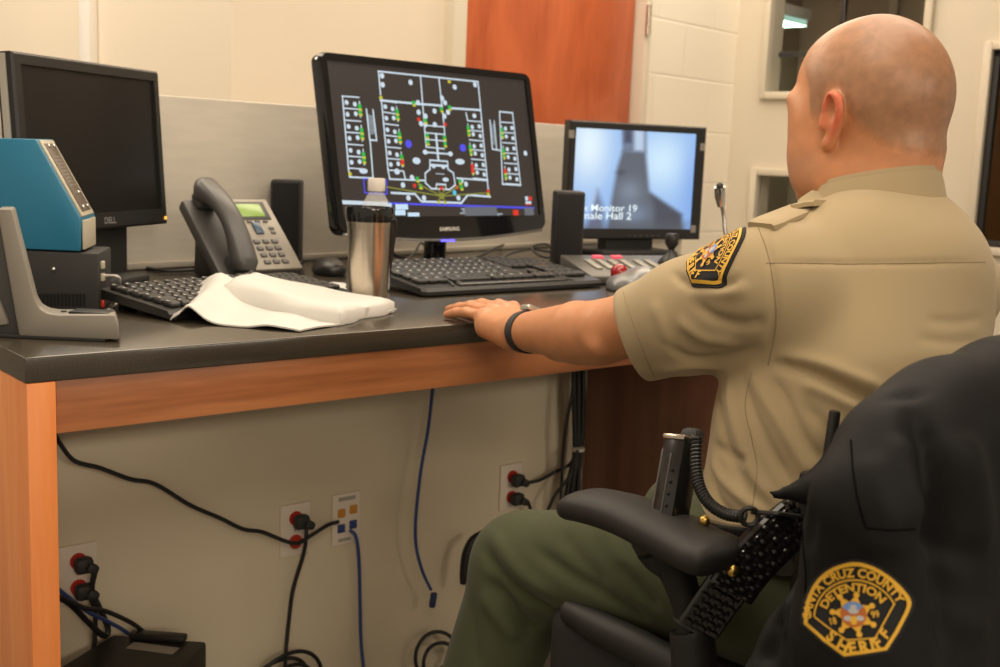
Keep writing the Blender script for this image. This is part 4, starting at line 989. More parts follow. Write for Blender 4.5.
# coil of cable on the floor, and another further along
def coil(px, py, r, off, label, turns=3, seed=0):
    c = pw(px, py, off); c[2] = 0.0; rnd = random.Random(seed); P = []
    for k in range(turns * 14 + 1):
        a = 2 * math.pi * k / 14; rr = r * (1 + .15 * math.sin(a * .37 + seed)); P.append(c + np.array([rr * math.cos(a), .012 * (k / 14) + .10 * r * math.sin(2 * a + seed), .007 + .95 * rr * (1 + math.sin(a))]))
    return tag(MB().tube(P, .0042, 7, sub=3).build('cable_coil', RUBBER, None, c), label, 'cable coil')
coil(290, 652, .070, .05, 'black cable coil on the floor below the middle outlet', 3, 1)
coil(440, 652, .048, .05, 'black cable coil on the floor behind the trouser leg', 2, 4)
# black box on the floor
tz = float(on_y(116, 636, .40)[2]); a, b, c_, d = on_z(113, 634, tz), on_z(207, 641, tz), on_z(214, 700, tz), on_z(70, 680, tz)
ctr = (a + b) / 2; ud = (b - a); wd_ = np.linalg.norm(ud[:2]); ya = math.atan2(ud[1], ud[0])
up_ = empty('battery_backup', (ctr[0], ctr[1], 0), ya); tag(up_, 'black box with a silver label on the floor under the counter', 'battery backup')
bm_ = MB(); bm_.prism([(-wd_ / 2 - .06, -.26), (wd_ / 2 + .0, -.26), (wd_ / 2, 0), (-wd_ / 2, 0)], (0, 0, .001), (1, 0, 0), (0, 1, 0), (0, 0, 1), tz - .001, .006); bm_.build('case', mat('ups_black', (0.014, 0.013, 0.012), 0.5), up_)
MB().box((.005, -.045, tz + .0006), (.085, .026, .001), 0, Matrix.Rotation(-.12, 4, 'Z')).build('label_plate', mat('label_silver', (0.30, 0.27, 0.22), 0.4), up_)
MB().box((.0, -.008, tz + .006), (.10, .022, .012), .004).build('handle', BLACKP, up_)
# cable bundle against the dark end panel
for k, (dx, r_, lab) in enumerate(((0, .0075, 'thick black cable at the right of the far bundle'), (-4, .006, 'black cable in the middle of the far bundle'), (5, .006, 'black cable lying against the dark end panel'))):
    cord('cable', [pw(578 + dx, 368, .05), pw(578 + dx, 400, .05), pw(578 + dx * .8, 430, .05), pw(577 + dx * .6, 455, .05), pw(573 + dx, 480, .05), pw(570 + dx * 1.5, 510, .05), pw(566 + dx * 2, 540, .06)], r_, RUBBER, lab, group=None)
cord('cable', [pw(574, 372, .07), pw(572, 395, .07), pw(566, 425, .06), pw(563, 455, .05), pw(561, 490, .05), pw(559, 530, .05)], .0036, RUBBER, 'thin black cable hanging left of the far bundle')
cord('cable', [pw(578, 450, .075), pw(568, 478, .07), pw(555, 495, .06), pw(546, 515, .05), pw(540, 530, .05)], .0036, RUBBER, 'thin black cable curving down left from the far bundle')
t = pw(578, 449, .058); tag(MB().lathe([(.014, -.004), (.016, -.004), (.016, .004), (.014, .004)], t, 14).build('cable_tie', WHITEC, None, t), 'pale tie wrapped round the far cable bundle', 'cable tie')
hk = [pw(482, 533, .06), pw(472, 541, .06), pw(466, 556, .06), pw(464, 575, .06), pw(463, 584, .06)]
cord('cable', hk, [.007, .009, .010, .010, .007], RUBBER, 'thick black cord loop peeking out behind the knee')

# ================================================================== THE OFFICER
def v3(*a): return np.array(a, float)
def R_yaw(a): return np.array([[math.cos(a), math.sin(a), 0], [-math.sin(a), math.cos(a), 0], [0, 0, 1]])   # world -> local
# ---- head frame
HA = 0.00; HT = 0.02
HC = at(876, 99, 1.46)
hx = np.array([math.cos(HA), math.sin(HA), 0]); hy0 = np.array([-math.sin(HA), math.cos(HA), 0])
hy = hy0 * math.cos(HT) - ZU * math.sin(HT); hz_ = np.cross(hx, hy); RH = np.array([hx, hy, hz_])
def H(x, y, z): return HC + hx * x + hy * y + hz_ * z
def HE(c, r): return Ell(H(*c), r, RH)
body = SDF()
body.u(HE((0, .002, .010), (.074, .090, .093)), .02)
body.u(HE((0, -.032, .000), (.064, .057, .070)), .03)
body.u(HE((0, .045, .018), (.061, .057, .064)), .03)         # forehead
body.u(HE((0, .035, -.075), (.062, .066, .058)), .035)       # face
for s in (-1, 1):
    body.u(HE((s * .0465, .053, -.066), (.030, .036, .046)), .025)   # cheeks
    body.u(HE((s * .046, .030, -.105), (.026, .042, .026)), .03)    # jaw
    body.u(HE((s * .034, .086, .000), (.026, .013, .011)), .015); body.u(HE((s * .046, .062, -.022), (.022, .026, .026)), .025)    # brow
body.u(HE((0, .070, -.125), (.034, .028, .022)), .03)        # chin
body.u(Cap(H(0, .102, -.005), H(0, .112, -.048), .009, .013), .012)   # nose
for s in (-1, 1):
    body.u(HE((s * .012, .105, -.053), (.011, .011, .009)), .008)
    body.sub(HE((s * .032, .108, -.020), (.017, .012, .010)), .012)   # eye sockets
    body.u(HE((s * .031, .090, -.021), (.0135, .0125, .0115)), .003)
    body.u(Cap(H(s * .019, .0995, -.0125), H(s * .044, .0925, -.0135), .0035), .003)    # lids
body.u(Cap(H(-.020, .101, -.083), H(.020, .101, -.083), .0065), .010); body.u(Cap(H(-.017, .100, -.093), H(.017, .100, -.093), .0075), .010)
body.sub(Cap(H(-.024, .110, -.0875), H(.024, .110, -.0875), .0022), .003)
# neck, with the roll at the nape
NB = at(884, 216, 1.455)
body.u(Cap(H(0, -.030, -.075), NB, .056, .058), .03)
body.u(Cap(H(0, .010, -.095), NB + FWD * .03 - LAT * .01, .054, .056), .03)
body.u(Cap(H(-.022, -.060, -.070), H(.022, -.060, -.070), .012), .03)
# ears
for s in (-1, 1):
    e0 = (s * .079, .012, -.030); tilt_ = .012
    pts_ = [(s * .0755, .016, -.030), (s * .0805, .016, -.012), (s * .0835, .007, .000), (s * .0850, -.003, -.006), (s * .0840, -.005, -.022), (s * .0795, .001, -.040), (s * .0755, .010, -.056), (s * .0740, .016, -.058)]
    P_ = spline(pts_, 3)
    body.u(HE((s * .076, .008, -.026), (.007, .014, .030)), .008)
    for a, b in zip(P_, P_[1:]): body.u(Cap(H(*a), H(*b), .0046), .004)
    body.sub(HE((s * .0845, .008, -.016), (.006, .0065, .015)), .005)
    body.u(Cap(H(s * .077, .022, -.028), H(s * .0785, .021, -.037), .0050), .006)   # tragus
    body.u(HE((s * .0745, .014, -.058), (.0055, .007, .009)), .006)                 # lobe
# trunk and arms under the cloth
CH = at(872, 290, 1.445); WA = at(845, 445, 1.42); PE = at(833, 548, 1.42)
SL = at(772, 288, 1.335); SR = at(948, 290, 1.60)
body.u(Cap(NB, CH, .060, .090), .04); body.u(Cap(CH, WA, .095, .095), .04)
EL = at(606, 331, 1.565); WR = at(520, 332, 1.79)
ER = SR + v3(.10, .26, -.17); WRR = ER + v3(-.12, .20, .04)
body.u(Cap(NB - ZU * .04, SL, .035, .045), .03); body.u(Cap(NB - ZU * .04, SR, .035, .045), .03)
def arm(S, E, W_, handU):
    body.u(Cap(S, E, .049, .0425), .02)
    body.u(Cap(E, E + (W_ - E) * .30, .0425, .0420), .006); body.u(Cap(E + (W_ - E) * .30, W_, .0420, .0285), .006)
arm(SL, EL, WR, ZU); arm(SR, ER, WRR, ZU)
ax_ = (WR - EL) / np.linalg.norm(WR - EL)
body.u(Ell(at(600, 347, 1.53), (.010, .010, .010)), .02)                          # elbow knuckle
body.u(Cap(EL + ax_ * .02 - ZU * .014, EL + ax_ * .12 - ZU * .016, .028, .024), .02)
# left hand, palm over the counter edge, fingers on the stone
tip_z = ZT + .0105
KN = [v3(.705, -.046, ZT + .019), v3(.729, -.036, ZT + .023), v3(.753, -.032, ZT + .0255), v3(.776, -.038, ZT + .025)]   # little .. index
TP = [v3(.706, .050, tip_z - .002), v3(.737, .086, tip_z), v3(.768, .094, tip_z), v3(.797, .070, tip_z)]
RR = [.0088, .0098, .0102, .0100]
for k in range(4): body.u(Cap(WR + v3(-.012 + .010 * k, 0, .002), KN[k] - ZU * .006, .0175, .0135), .016)
body.u(Cap(WR + v3(-.010, .010, -.012), KN[0] + v3(-.004, -.010, -.020), .017, .014), .014)     # heel of the hand
for k in range(4):
    K, T, r = KN[k], TP[k], RR[k]; m1 = K + (T - K) * .45 + ZU * (.007 if k else .005); m2 = K + (T - K) * .74 + ZU * .004
    body.u(Cap(K, m1, r * 1.12, r * 1.02), .006); body.u(Cap(m1, m2, r * 1.02, r * .94), .004); body.u(Cap(m2, T, r * .94, r * .82), .004)
    body.u(Ell(K + ZU * .003, (r * 1.05,) * 3), .008)
th0, th1, th2, th3 = WR + v3(.030, .035, -.004), WR + v3(.075, .075, .004), v3(.812, -.022, ZT + .015), v3(.824, .004, ZT + .012)
body.u(Cap(th0, th1, .019, .0145), .014); body.u(Cap(th1, th2, .0135, .0115), .006); body.u(Cap(th2, th3, .0115, .0095), .004)
# right hand resting further along the counter, hidden behind the trunk
for k in range(4):
    b0 = WRR + v3(-.03 + .02 * k, .075, .0); body.u(Cap(WRR, b0, .02, .013), .015); body.u(Cap(b0, b0 + v3(-.006 + .004 * k, .045, -.004), .0105, .0098), .005); body.u(Cap(b0 + v3(-.006 + .004 * k, .045, -.004), b0 + v3(-.008 + .005 * k, .08 - .012 * abs(k - 1.4), -.014), .0098, .0082), .004)
body.u(Cap(WRR + v3(-.02, .02, 0), WRR + v3(-.055, .06, -.006), .016, .012), .01); body.u(Cap(WRR + v3(-.055, .06, -.006), WRR + v3(-.06, .095, -.012), .0115, .009), .005)

allp = np.array([SL, SR, EL, WR, ER, WRR, WA, H(0, .14, 0), H(0, -.11, .1), H(-.1, 0, 0), TP[0], TP[2], WRR + v3(0, .18, 0)])
V, Q = surface(body, allp.min(0) - .10, allp.max(0) + .06, .0029)
V = relax(V, Q, 1, .35)
L_ = (V - HC) @ RH.T                                     # head-local coordinates
def skin_tone(V, L_):
    c = np.tile(np.array([0.60, 0.262, 0.122]), (len(V), 1)); hd = (V[:, 2] > HC[2] - .20)
    def mixc(k, col): nonlocal c; k = np.clip(k, 0, 1)[:, None]; c = c * (1 - k) + np.array(col) * k
    ear = hd * sstep(.078, .086, np.abs(L_[:, 0])) * sstep(-.08, -.06, L_[:, 2]) * (1 - sstep(.0, .02, L_[:, 2])); mixc(ear * .95, (0.68, 0.17, 0.085))
    beard = hd * sstep(-.055, -.085, L_[:, 2]) * sstep(.015, .04, L_[:, 1]); mixc(beard * .45, (0.40, 0.23, 0.145))
    lips = np.exp(-((L_[:, 2] + .088) / .011) ** 2 - (L_[:, 0] / .024) ** 2) * sstep(.09, .10, L_[:, 1]) * hd; mixc(lips * .8, (0.50, 0.16, 0.12))
    for s in (-1, 1):
        ee = np.exp(-(((L_[:, 0] - s * .031) / .011) ** 2 + ((L_[:, 2] + .021) / .006) ** 2) ** 2) * sstep(.085, .092, L_[:, 1]) * hd; mixc(ee, (0.75, 0.70, 0.64))
        ir = np.exp(-(((L_[:, 0] - s * .031) / .005) ** 2 + ((L_[:, 2] + .022) / .005) ** 2) ** 2) * sstep(.085, .092, L_[:, 1]) * hd; mixc(ir, (0.03, 0.02, 0.015))
        lash = np.exp(-((L_[:, 2] + .0150) / .0022) ** 2 - ((L_[:, 0] - s * .032) / .014) ** 4) * sstep(.085, .09, L_[:, 1]) * hd; mixc(lash * .8, (0.05, 0.03, 0.02))
        brow = np.exp(-((L_[:, 2] - .004 + .01 * np.abs(np.abs(L_[:, 0]) - .03) / .03) / .005) ** 2 - ((L_[:, 0] - s * .034) / .022) ** 4) * sstep(.08, .09, L_[:, 1]) * hd; mixc(brow * .7, (0.12, 0.07, 0.04))
    kn = sum(np.exp(-((V - K - v3(0, 0, .012)) ** 2).sum(1) / .011 ** 2) for K in KN); mixc(kn * .45, (0.64, 0.23, 0.13))
    tp = sum(np.exp(-((V - T) ** 2).sum(1) / .014 ** 2) for T in TP); mixc(tp * .45, (0.66, 0.24, 0.15))
    return c
SKIN = mat('skin', (0.6, 0.3, 0.16), 0.42, spec=0.45, sss=0.12, attr='tone', noise=(55, 0.06, 3), bump=(220, 0.10, 0.001))
PO_ = np.array([PE[0], PE[1], 0.0])
person = qmesh('person', V, Q, SKIN, None, PO_, True, skin_tone(V, L_))
tag(person, 'seated officer in tan uniform shirt with shaved head, left hand on the counter', 'person')
# shaved hair: a stubble skin over the scalp
def hairline(y): return np.interp(y, [-.10, -.06, -.02, .005, .022, .030, .044, .052, .075, .10], [-.074, -.066, -.040, .008, .002, -.028, -.030, .012, .046, .064])
Nv = normals(V, Q); hm = (V[:, 2] > HC[2] - .12) * sstep(-.004, .016, L_[:, 2] - hairline(L_[:, 1])) * (1 - sstep(.079, .083, np.abs(L_[:, 0])) * (L_[:, 2] < .012))
fsel = (hm[Q] > 0.001).all(1); used_ = np.unique(Q[fsel]); remap = -np.ones(len(V), int); remap[used_] = np.arange(len(used_))
Vh = V[used_] + Nv[used_] * (.0002 + .0007 * sstep(.1, .9, hm[used_]))[:, None]; st_ = skin_tone(V, L_)[used_]; kk = hm[used_][:, None] * (.86 - .40 * sstep(.02, .09, L_[used_][:, 2])[:, None] * sstep(-.04, .06, L_[used_][:, 1])[:, None])
colh = st_ * (1 - kk) + np.array([0.36, 0.190, 0.105]) * kk
qmesh('hair', Vh, remap[Q[fsel]], mat('stubble', (0.3, 0.2, 0.12), 0.40, spec=0.5, attr='tone', noise=(70, 0.14, 4), bump=(900, 0.12, 0.0006)), person, PO_, True, colh)
# wristwatch
U_ = ax_; wc_ = WR - ax_ * .022; s1_ = np.cross(U_, ZU); s1_ /= np.linalg.norm(s1_); s2_ = np.cross(s1_, U_)
btree = tree_of(V, Q)
def ring(c, t_off, lift, n=40):
    out_ = []
    for k in range(n):
        a = 2 * math.pi * k / n; d = s1_ * math.cos(a) + s2_ * math.sin(a); o_ = c + U_ * t_off
        h = btree.ray_cast(Vector(o_ + d * .09), Vector(-d)); r_ = .09 - h[3] if h[0] is not None else .03
        out_.append(o_ + d * (min(r_, .045) + lift))
    return out_
m = MB(); m.loft([ring(wc_, -.0085, -.002), ring(wc_, -.0085, .002), ring(wc_, -.007, .003), ring(wc_, .007, .003), ring(wc_, .0085, .002), ring(wc_, .0085, -.002)], cap=False)
wt = m.build('wristwatch', BLACKM, person, PO_)
wd_ = (s2_ * .93 - s1_ * -.36); wd_ /= np.linalg.norm(wd_); h = btree.ray_cast(Vector(wc_ + wd_ * .09), Vector(-wd_)); wp = np.array(h[0]) + wd_ * .003
RWt = Matrix([[*map(float, U_)], [*map(float, np.cross(wd_, U_))], [*map(float, wd_)]]).transposed().to_4x4()
wob = PO_
m = MB(); m.box(wp + wd_ * .002, (.030, .034, .009), .003, RWt); m.build('watch_case', SILVER, wt, PO_)
m = MB(); m.box(wp + wd_ * .0068, (.022, .026, .001), .0003, RWt); m.build('watch_face', GLOSSB, wt, PO_)

# ---- shirt
sh = SDF()
sh.u(Ell(CH + v3(.004, 0, -.035), (.194, .128, .150), R_yaw(.02)), .04)
sh.u(Ell(CH + v3(.005, -.015, .035), (.150, .100, .085), R_yaw(.02)), .04)
sh.u(Cap(at(893, 236, 1.45), SL + v3(.03, .0, .0), .060, .062), .035); sh.u(Cap(at(893, 236, 1.45), SR + v3(-.02, 0, .0), .060, .062), .035)
sh.u(Ell(WA + v3(-.006, 0, .01), (.174, .148, .195), R_yaw(.0)), .06)
sh.u(Ell(PE + ZU * .03, (.178, .148, .120), R_yaw(.0)), .05)
CF = at(632, 336, 1.515); axs = (CF - SL) / np.linalg.norm(CF - SL)
sh.u(Cap(SL, SL + (CF - SL) * .55, .076, .069), .025); sh.u(Cap(SL + (CF - SL) * .55, CF + axs * .06, .069, .060), .02)
CFR = SR + (ER - SR) * .72; sh.u(Cap(SR, CFR, .070, .062), .035)
cp = at(629, 335, 1.50); cn = np.cross(at(613, 290, 1.5) - CAM, at(645, 380, 1.5) - CAM); cn /= np.linalg.norm(cn); cn = cn * np.sign(cn @ axs); cn = cn * .80 + axs * .30; cn /= np.linalg.norm(cn)
sh.cut(Cut(cp, cn), .006)
axr = (ER - SR) / np.linalg.norm(ER - SR); sh.cut(Cut(CFR, axr), .006)
sh.sub(Cap(CF - axs * .05, CF + axs * .08, .051, .054), .004)            # hollow of the cuff
sh.sub(Cap(NB + ZU * .01, H(0, -.02, -.09), .055, .060), .01)
lo_ = np.array([SL, CF, SR, CFR, PE, WA, CH]).min(0) - .21; hi_ = np.array([SL, CF, SR, CFR, PE, WA, CH]).max(0) + .20
lo_[2] = PE[2] - .10
sh.cut(Cut(PE - ZU * .055, -ZU), .004)
V, Q = surface(sh, lo_, hi_, .0042); V = relax(V, Q, 3, .4)
b0 = tree_of(V, Q)
folds = [([(770, 366), (790, 366), (818, 374), (850, 390), (884, 406), (915, 414)], -.0075, .010), ([(775, 358), (810, 362), (850, 376), (890, 392)], .0045, .012),
         ([(800, 382), (830, 395), (865, 412)], .004, .010),
         ([(768, 372), (785, 400), (805, 440), (830, 470)], -.004, .009), ([(752, 375), (772, 410), (795, 450), (815, 485)], .0035, .010),
         ([(742, 376), (752, 410), (770, 450), (795, 490)], -.004, .009), ([(728, 372), (734, 420), (752, 470), (780, 510)], .004, .011),
         ([(716, 372), (719, 410), (728, 450), (745, 490)], -.004, .009), ([(712, 455), (722, 478), (745, 500), (775, 520)], .004, .009), ([(710, 470), (718, 500), (740, 525)], -.004, .009),
         ([(800, 400), (840, 440), (870, 470)], -.003, .010), ([(708, 440), (730, 455), (750, 462)], -.0035, .008),
         ([(690, 300), (715, 318), (745, 325), (768, 318)], -.004, .012), ([(676, 318), (705, 338), (740, 342)], .0035, .012), ([(660, 340), (690, 358), (730, 356), (762, 345)], -.0035, .010),
         ([(690, 282), (722, 292), (752, 288)], .003, .011), ([(652, 300), (664, 330), (672, 360)], .0025, .012), ([(655, 372), (690, 366), (735, 368)], .003, .010),
         ([(672, 272), (690, 285), (720, 286), (742, 278)], -.0045, .007),
         ([(985, 318), (955, 322), (925, 320)], -.0012, .008), ([(985, 340), (950, 342), (915, 338)], -.0012, .008),
         ([(765, 232), (772, 270), (775, 310), (768, 350)], -.0022, .006), ([(768, 262), (830, 263), (900, 263), (980, 262)], -.0016, .004)]
folds = [(f_[0], f_[1] * 1.4, f_[2] * .72) for f_ in folds]; V = creases(V, Q, b0, folds); V = relax(V, Q, 1, .25)
SHIRT = mat('tan_shirt_cloth', (0.415, 0.32, 0.185), 0.85, spec=0.2, sheen=0.15, noise=((6, 6, 6), 0.03, 2), bump=(700, 0.12, 0.0008))
SEAM = mat('tan_seam', (0.26, 0.195, 0.115), 0.9)
shirt = qmesh('shirt', V, Q, SHIRT, person, PO_)
b1 = tree_of(V, Q)
def seam(pts, r=.0005, m=SEAM, lift=.0002, par=shirt, b=None, name='seam'):
    P = path_cast(b or b1, pts, lift, 8)
    if len(P) > 3: MB().tube(P, r, 5, smooth=False).build(name, m, par, PO_)
seam([(766, 263), (800, 263), (850, 264), (920, 263), (985, 262)])
seam([(757, 224), (768, 255), (774, 290), (776, 325), (768, 366)])
seam([(752, 372), (745, 405), (752, 440), (757, 470), (752, 510)], .0004)
seam([(622, 288), (632, 320), (644, 352), (655, 379)], .0004)
# collar and shoulder strap
cl = MB(); rings = []
cc = at(876, 189, 1.455); cyaw = HA * .6
def cring(dz, r_, back): return [cc + np.array([math.cos(a + cyaw) * r_ * 1.0, math.sin(a + cyaw) * r_ * 1.06, dz + .016 * (-math.sin(a)) + back * 0]) for a in [2 * math.pi * k / 48 for k in range(48)]]
cl.loft([cring(-.012, .072, 0), cring(.010, .070, 0), cring(.016, .0675, 0), cring(.013, .0655, 0), cring(-.020, .064, 0)], cap=False)
cl.build('collar', SHIRT, shirt, PO_)
cl = MB(); cl.loft([cring(-.040, .086, 0), cring(-.026, .082, 0), cring(.000, .0755, 0), cring(.0105, .0715, 0), cring(.004, .069, 0)], cap=False); cl.build('collar_fold', SHIRT, shirt, PO_)
# turned-up collar point at the front left
lp = [at(797, 213, 1.425), at(800, 198, 1.43), at(812, 190, 1.44), at(826, 193, 1.44), at(838, 198, 1.43), at(822, 206, 1.41), at(806, 212, 1.405)]
cpm = MB(); fr_ = [p_ for p_ in lp]; bk = [p_ + FWD * .010 - ZU * .004 for p_ in lp]; n7 = len(lp)
cpm.add(fr_ + bk, [tuple(range(n7)), tuple(range(n7, 2 * n7))[::-1]] + [(i, n7 + i, n7 + (i + 1) % n7, (i + 1) % n7) for i in range(n7)])
cpo = cpm.build('collar_point', SHIRT, shirt, PO_, smooth=60)
ep = path_cast(b1, [(761, 227), (777, 219), (795, 212), (812, 206), (822, 204)], .002, 6)
if len(ep) > 3:
    m = MB(); ep = np.array(ep); T = np.gradient(ep, axis=0); T /= np.linalg.norm(T, axis=1)[:, None]; sd_ = np.cross(T, ZU); sd_ /= np.linalg.norm(sd_, axis=1)[:, None]; up__ = np.cross(sd_, T)
    m.loft([[p_ + s_ * a * .020 + u_ * b for a, b in ((-1, -.004), (1, -.004), (1, .001), (.8, .003), (-.8, .003), (-1, .001))] for p_, s_, u_ in zip(ep, sd_, up__)])
    m.build('shoulder_strap', SHIRT, shirt, PO_)

# ---- sheriff patch, used on the sleeve and on the jacket
GOLD = mat('gold_thread', (0.80, 0.45, 0.045), 0.55, spec=0.4); PBLK = mat('patch_black', (0.010, 0.010, 0.011), 0.8)
def patch_art():
    """layers in patch units: list of (verts2d, faces, material index, height)"""
    Lr = []; S = lambda x, y: ((x - 345) / 570.0, -(y - 345) / 570.0)
    outline = [(40, 440), (48, 350), (75, 260), (130, 175), (215, 110), (340, 75), (450, 98), (550, 158), (628, 235), (655, 290), (640, 345), (575, 470), (512, 568), (400, 590), (270, 617), (150, 530)]
    o2 = spline([(x, y, 0) for x, y in outline[:11]], 5)[:, :2]; full = [tuple(p_) for p_ in o2] + [(577, 465), (512, 566), (390, 592), (270, 615), (155, 535)]
    cx_, cy_ = 345, 350
    def scaled(k): return [S(cx_ + (x - cx_) * k, cy_ + (y - cy_) * k) for x, y in full]
    def fan(P): return ([S(cx_, cy_)] + P, [(0, i + 1, (i + 1) % len(P) + 1) for i in range(len(P))])
    def band(A, B): n = len(A); return (A + B, [(i, (i + 1) % n, n + (i + 1) % n, n + i) for i in range(n)])
    Lr.append((*fan(scaled(1.07)), 0, .0)); Lr.append((*band(scaled(1.0), scaled(.92)), 1, .0009))
    def stroke(pts, w_, mi, h, close=False):
        n = len(pts); P = np.array(pts, float); L1, L2 = [], []
        for i in range(n):
            a = P[i - 1] if (i or close) else P[i]; b = P[(i + 1) % n] if (i < n - 1 or close) else P[i]; d = b - a; d /= np.linalg.norm(d) + 1e-9; nn = np.array([-d[1], d[0]]) * w_ / 2
            L1.append(S(*(P[i] + nn))); L2.append(S(*(P[i] - nn)))
        fs_ = [(i, (i + 1) % n, n + (i + 1) % n, n + i) for i in range(n if close else n - 1)]; Lr.append((L1 + L2, fs_, mi, h))
    arc = [(345 + 243 * math.cos(math.radians(a)), 418 - 243 * math.sin(math.radians(a))) for a in range(172, 26, -6)]
    stroke([(106, 395)] + arc + [(562, 296), (505, 400), (448, 500), (290, 520), (180, 450)], 9, 1, .0009, True)
    def arctext(s_, r_, a0, a1, hgt, cx=345, cy=420):
        vs_, fs_ = text_data(s_, 1.0, .034, 'LEFT'); xs_ = [v_[0] for v_ in vs_]; x0, x1 = min(xs_), max(xs_)
        out_ = [S(cx + (r_ + b * hgt) * math.cos(math.radians(a0 + (a1 - a0) * (a - x0) / (x1 - x0))), cy - (r_ + b * hgt) * math.sin(math.radians(a0 + (a1 - a0) * (a - x0) / (x1 - x0)))) for a, b in vs_]
        Lr.append((out_, fs_, 1, .0010))
    arctext('SANTA CRUZ COUNTY', 262, 177, 27, 70); arctext('DETENTION', 182, 156, 40, 66)
    def puttext(s_, x, y, hgt, rot, sx=1.0, shear=0.0, bold=.03):
        vs_, fs_ = text_data(s_, hgt * 1.38, bold * hgt, 'CENTER'); c_, n_ = math.cos(math.radians(rot)), math.sin(math.radians(rot))
        Lr.append(([S(x + (a * sx + b * shear) * c_ + b * n_, y + (a * sx + b * shear) * n_ - b * c_) for a, b in vs_], fs_, 1, .0010))
    puttext('18', 214, 432, 40, -12, .85); puttext('99', 455, 383, 40, -12, .85)
    for ch, x, y, hh_, rt in (('S', 183, 524, 66, 38), ('H', 250, 584, 72, 28), ('E', 322, 594, 68, -8), ('R', 388, 584, 68, -12), ('I', 437, 570, 68, -14), ('F', 478, 552, 66, -38), ('F', 522, 490, 62, -50)): puttext(ch, x, y, hh_, rt, .95, 0.0, .06)
    tips = [(350, 258), (435, 318), (440, 424), (360, 484), (260, 464), (212, 362), (256, 274)]; star = []
    for i, t in enumerate(tips):
        n_ = tips[(i + 1) % 7]; mid = ((t[0] + n_[0]) / 2, (t[1] + n_[1]) / 2); star += [t, (330 + (mid[0] - 330) * .68, 370 + (mid[1] - 370) * .68)]
    Lr.append(([S(330, 370)] + [S(*p_) for p_ in star], [(0, i + 1, (i + 1) % 14 + 1) for i in range(14)], 1, .0011))
    def disc(x, y, r_, mi, h, ry=None, a0=0, a1=360):
        n = 20; P = [S(x + r_ * math.cos(math.radians(a0 + (a1 - a0) * k / n)), y - (ry or r_) * math.sin(math.radians(a0 + (a1 - a0) * k / n))) for k in range(n + 1)]; Lr.append(([S(x, y)] + P, [(0, i + 1, i + 2) for i in range(n)], mi, h))
    for t in tips: disc(*t, 17, 1, .0013)
    disc(330, 370, 74, 2, .0013); disc(330, 370, 72, 3, .0015, None, 40, 150); disc(330, 352, 30, 4, .0016, 16); disc(300, 395, 26, 4, .0016, 16); disc(365, 392, 26, 4, .0016, 15); disc(331, 405, 20, 1, .0017, 26); disc(330, 328, 20, 4, .0016, 12)
    return Lr
ART = patch_art()
PM = [PBLK, GOLD, mat('emblem_orange', (0.50, 0.14, 0.03), 0.7), mat('emblem_blue', (0.16, 0.30, 0.62), 0.7), mat('emblem_grey', (0.50, 0.50, 0.50), 0.7)]
def apply_patch(name, c, U, Vv, size, bvh, parent, label=None):
    """lay the patch on the cloth: U right, Vv up, cast onto the surface along -N"""
    U = U / np.linalg.norm(U); Vv = Vv - U * (Vv @ U); Vv /= np.linalg.norm(Vv); N = np.cross(U, Vv); m = MB()
    base = [np.array(p_) for p_ in ART[0][0]]
    def drop(a, b, h):
        o_ = c + U * a * size + Vv * b * size
        hit = bvh.ray_cast(Vector(o_ + N * .06), Vector(-N), .16); p_ = np.array(hit[0]) if hit[0] is not None else o_
        return p_ + N * (h * 1.3 + .0022)
    for vs_, fs_, mi, h in ART:
        if mi == 0:                                     # black ground: concentric rings so it follows the cloth
            P = vs_[1:]; n = len(P); rr = [1.0, .999] + [.95 - .05 * i_ for i_ in range(19)]; vv = []
            for q_, k in enumerate(rr): vv += [drop(vs_[0][0] + (a - vs_[0][0]) * k, vs_[0][1] + (b - vs_[0][1]) * k, -.003 if q_ == 0 else 0) for a, b in P]
            vv.append(drop(*vs_[0], 0)); ff = []
            for q_ in range(len(rr) - 1): ff += [(q_ * n + i, q_ * n + (i + 1) % n, (q_ + 1) * n + (i + 1) % n, (q_ + 1) * n + i) for i in range(n)]
            ff += [((len(rr) - 1) * n + i, (len(rr) - 1) * n + (i + 1) % n, len(rr) * n) for i in range(n)]; m.add(vv, ff, 0)
        else: m.add([drop(a, b, h) for a, b in vs_], fs_, mi)
    o = m.build(name, PM, parent, PO_ if parent in (shirt, person) else np.array(parent.location), smooth=0)
    if label: o['label'] = label
    return o
pc = cast(b1, 711, 254); nrm = sum(np.array(b1.find_nearest(Vector(cast(b1, x_, y_)))[1]) for x_, y_ in ((698, 264), (709, 260), (712, 270), (722, 254), (730, 262))); nrm /= np.linalg.norm(nrm)
# the patch top points to the shoulder seam, its foot to the cuff
upv = (SL + ZU * .06) - CF; Nn = nrm * (1 if nrm @ (CAM - pc) > 0 else -1) + ZU * .06; Nn /= np.linalg.norm(Nn); upv = upv - Nn * (upv @ Nn); upv /= np.linalg.norm(upv)
apply_patch('sleeve_patch', pc + upv * .004, np.cross(upv, Nn), upv, .088, b1, shirt, 'black and gold sheriff patch on the sleeve')

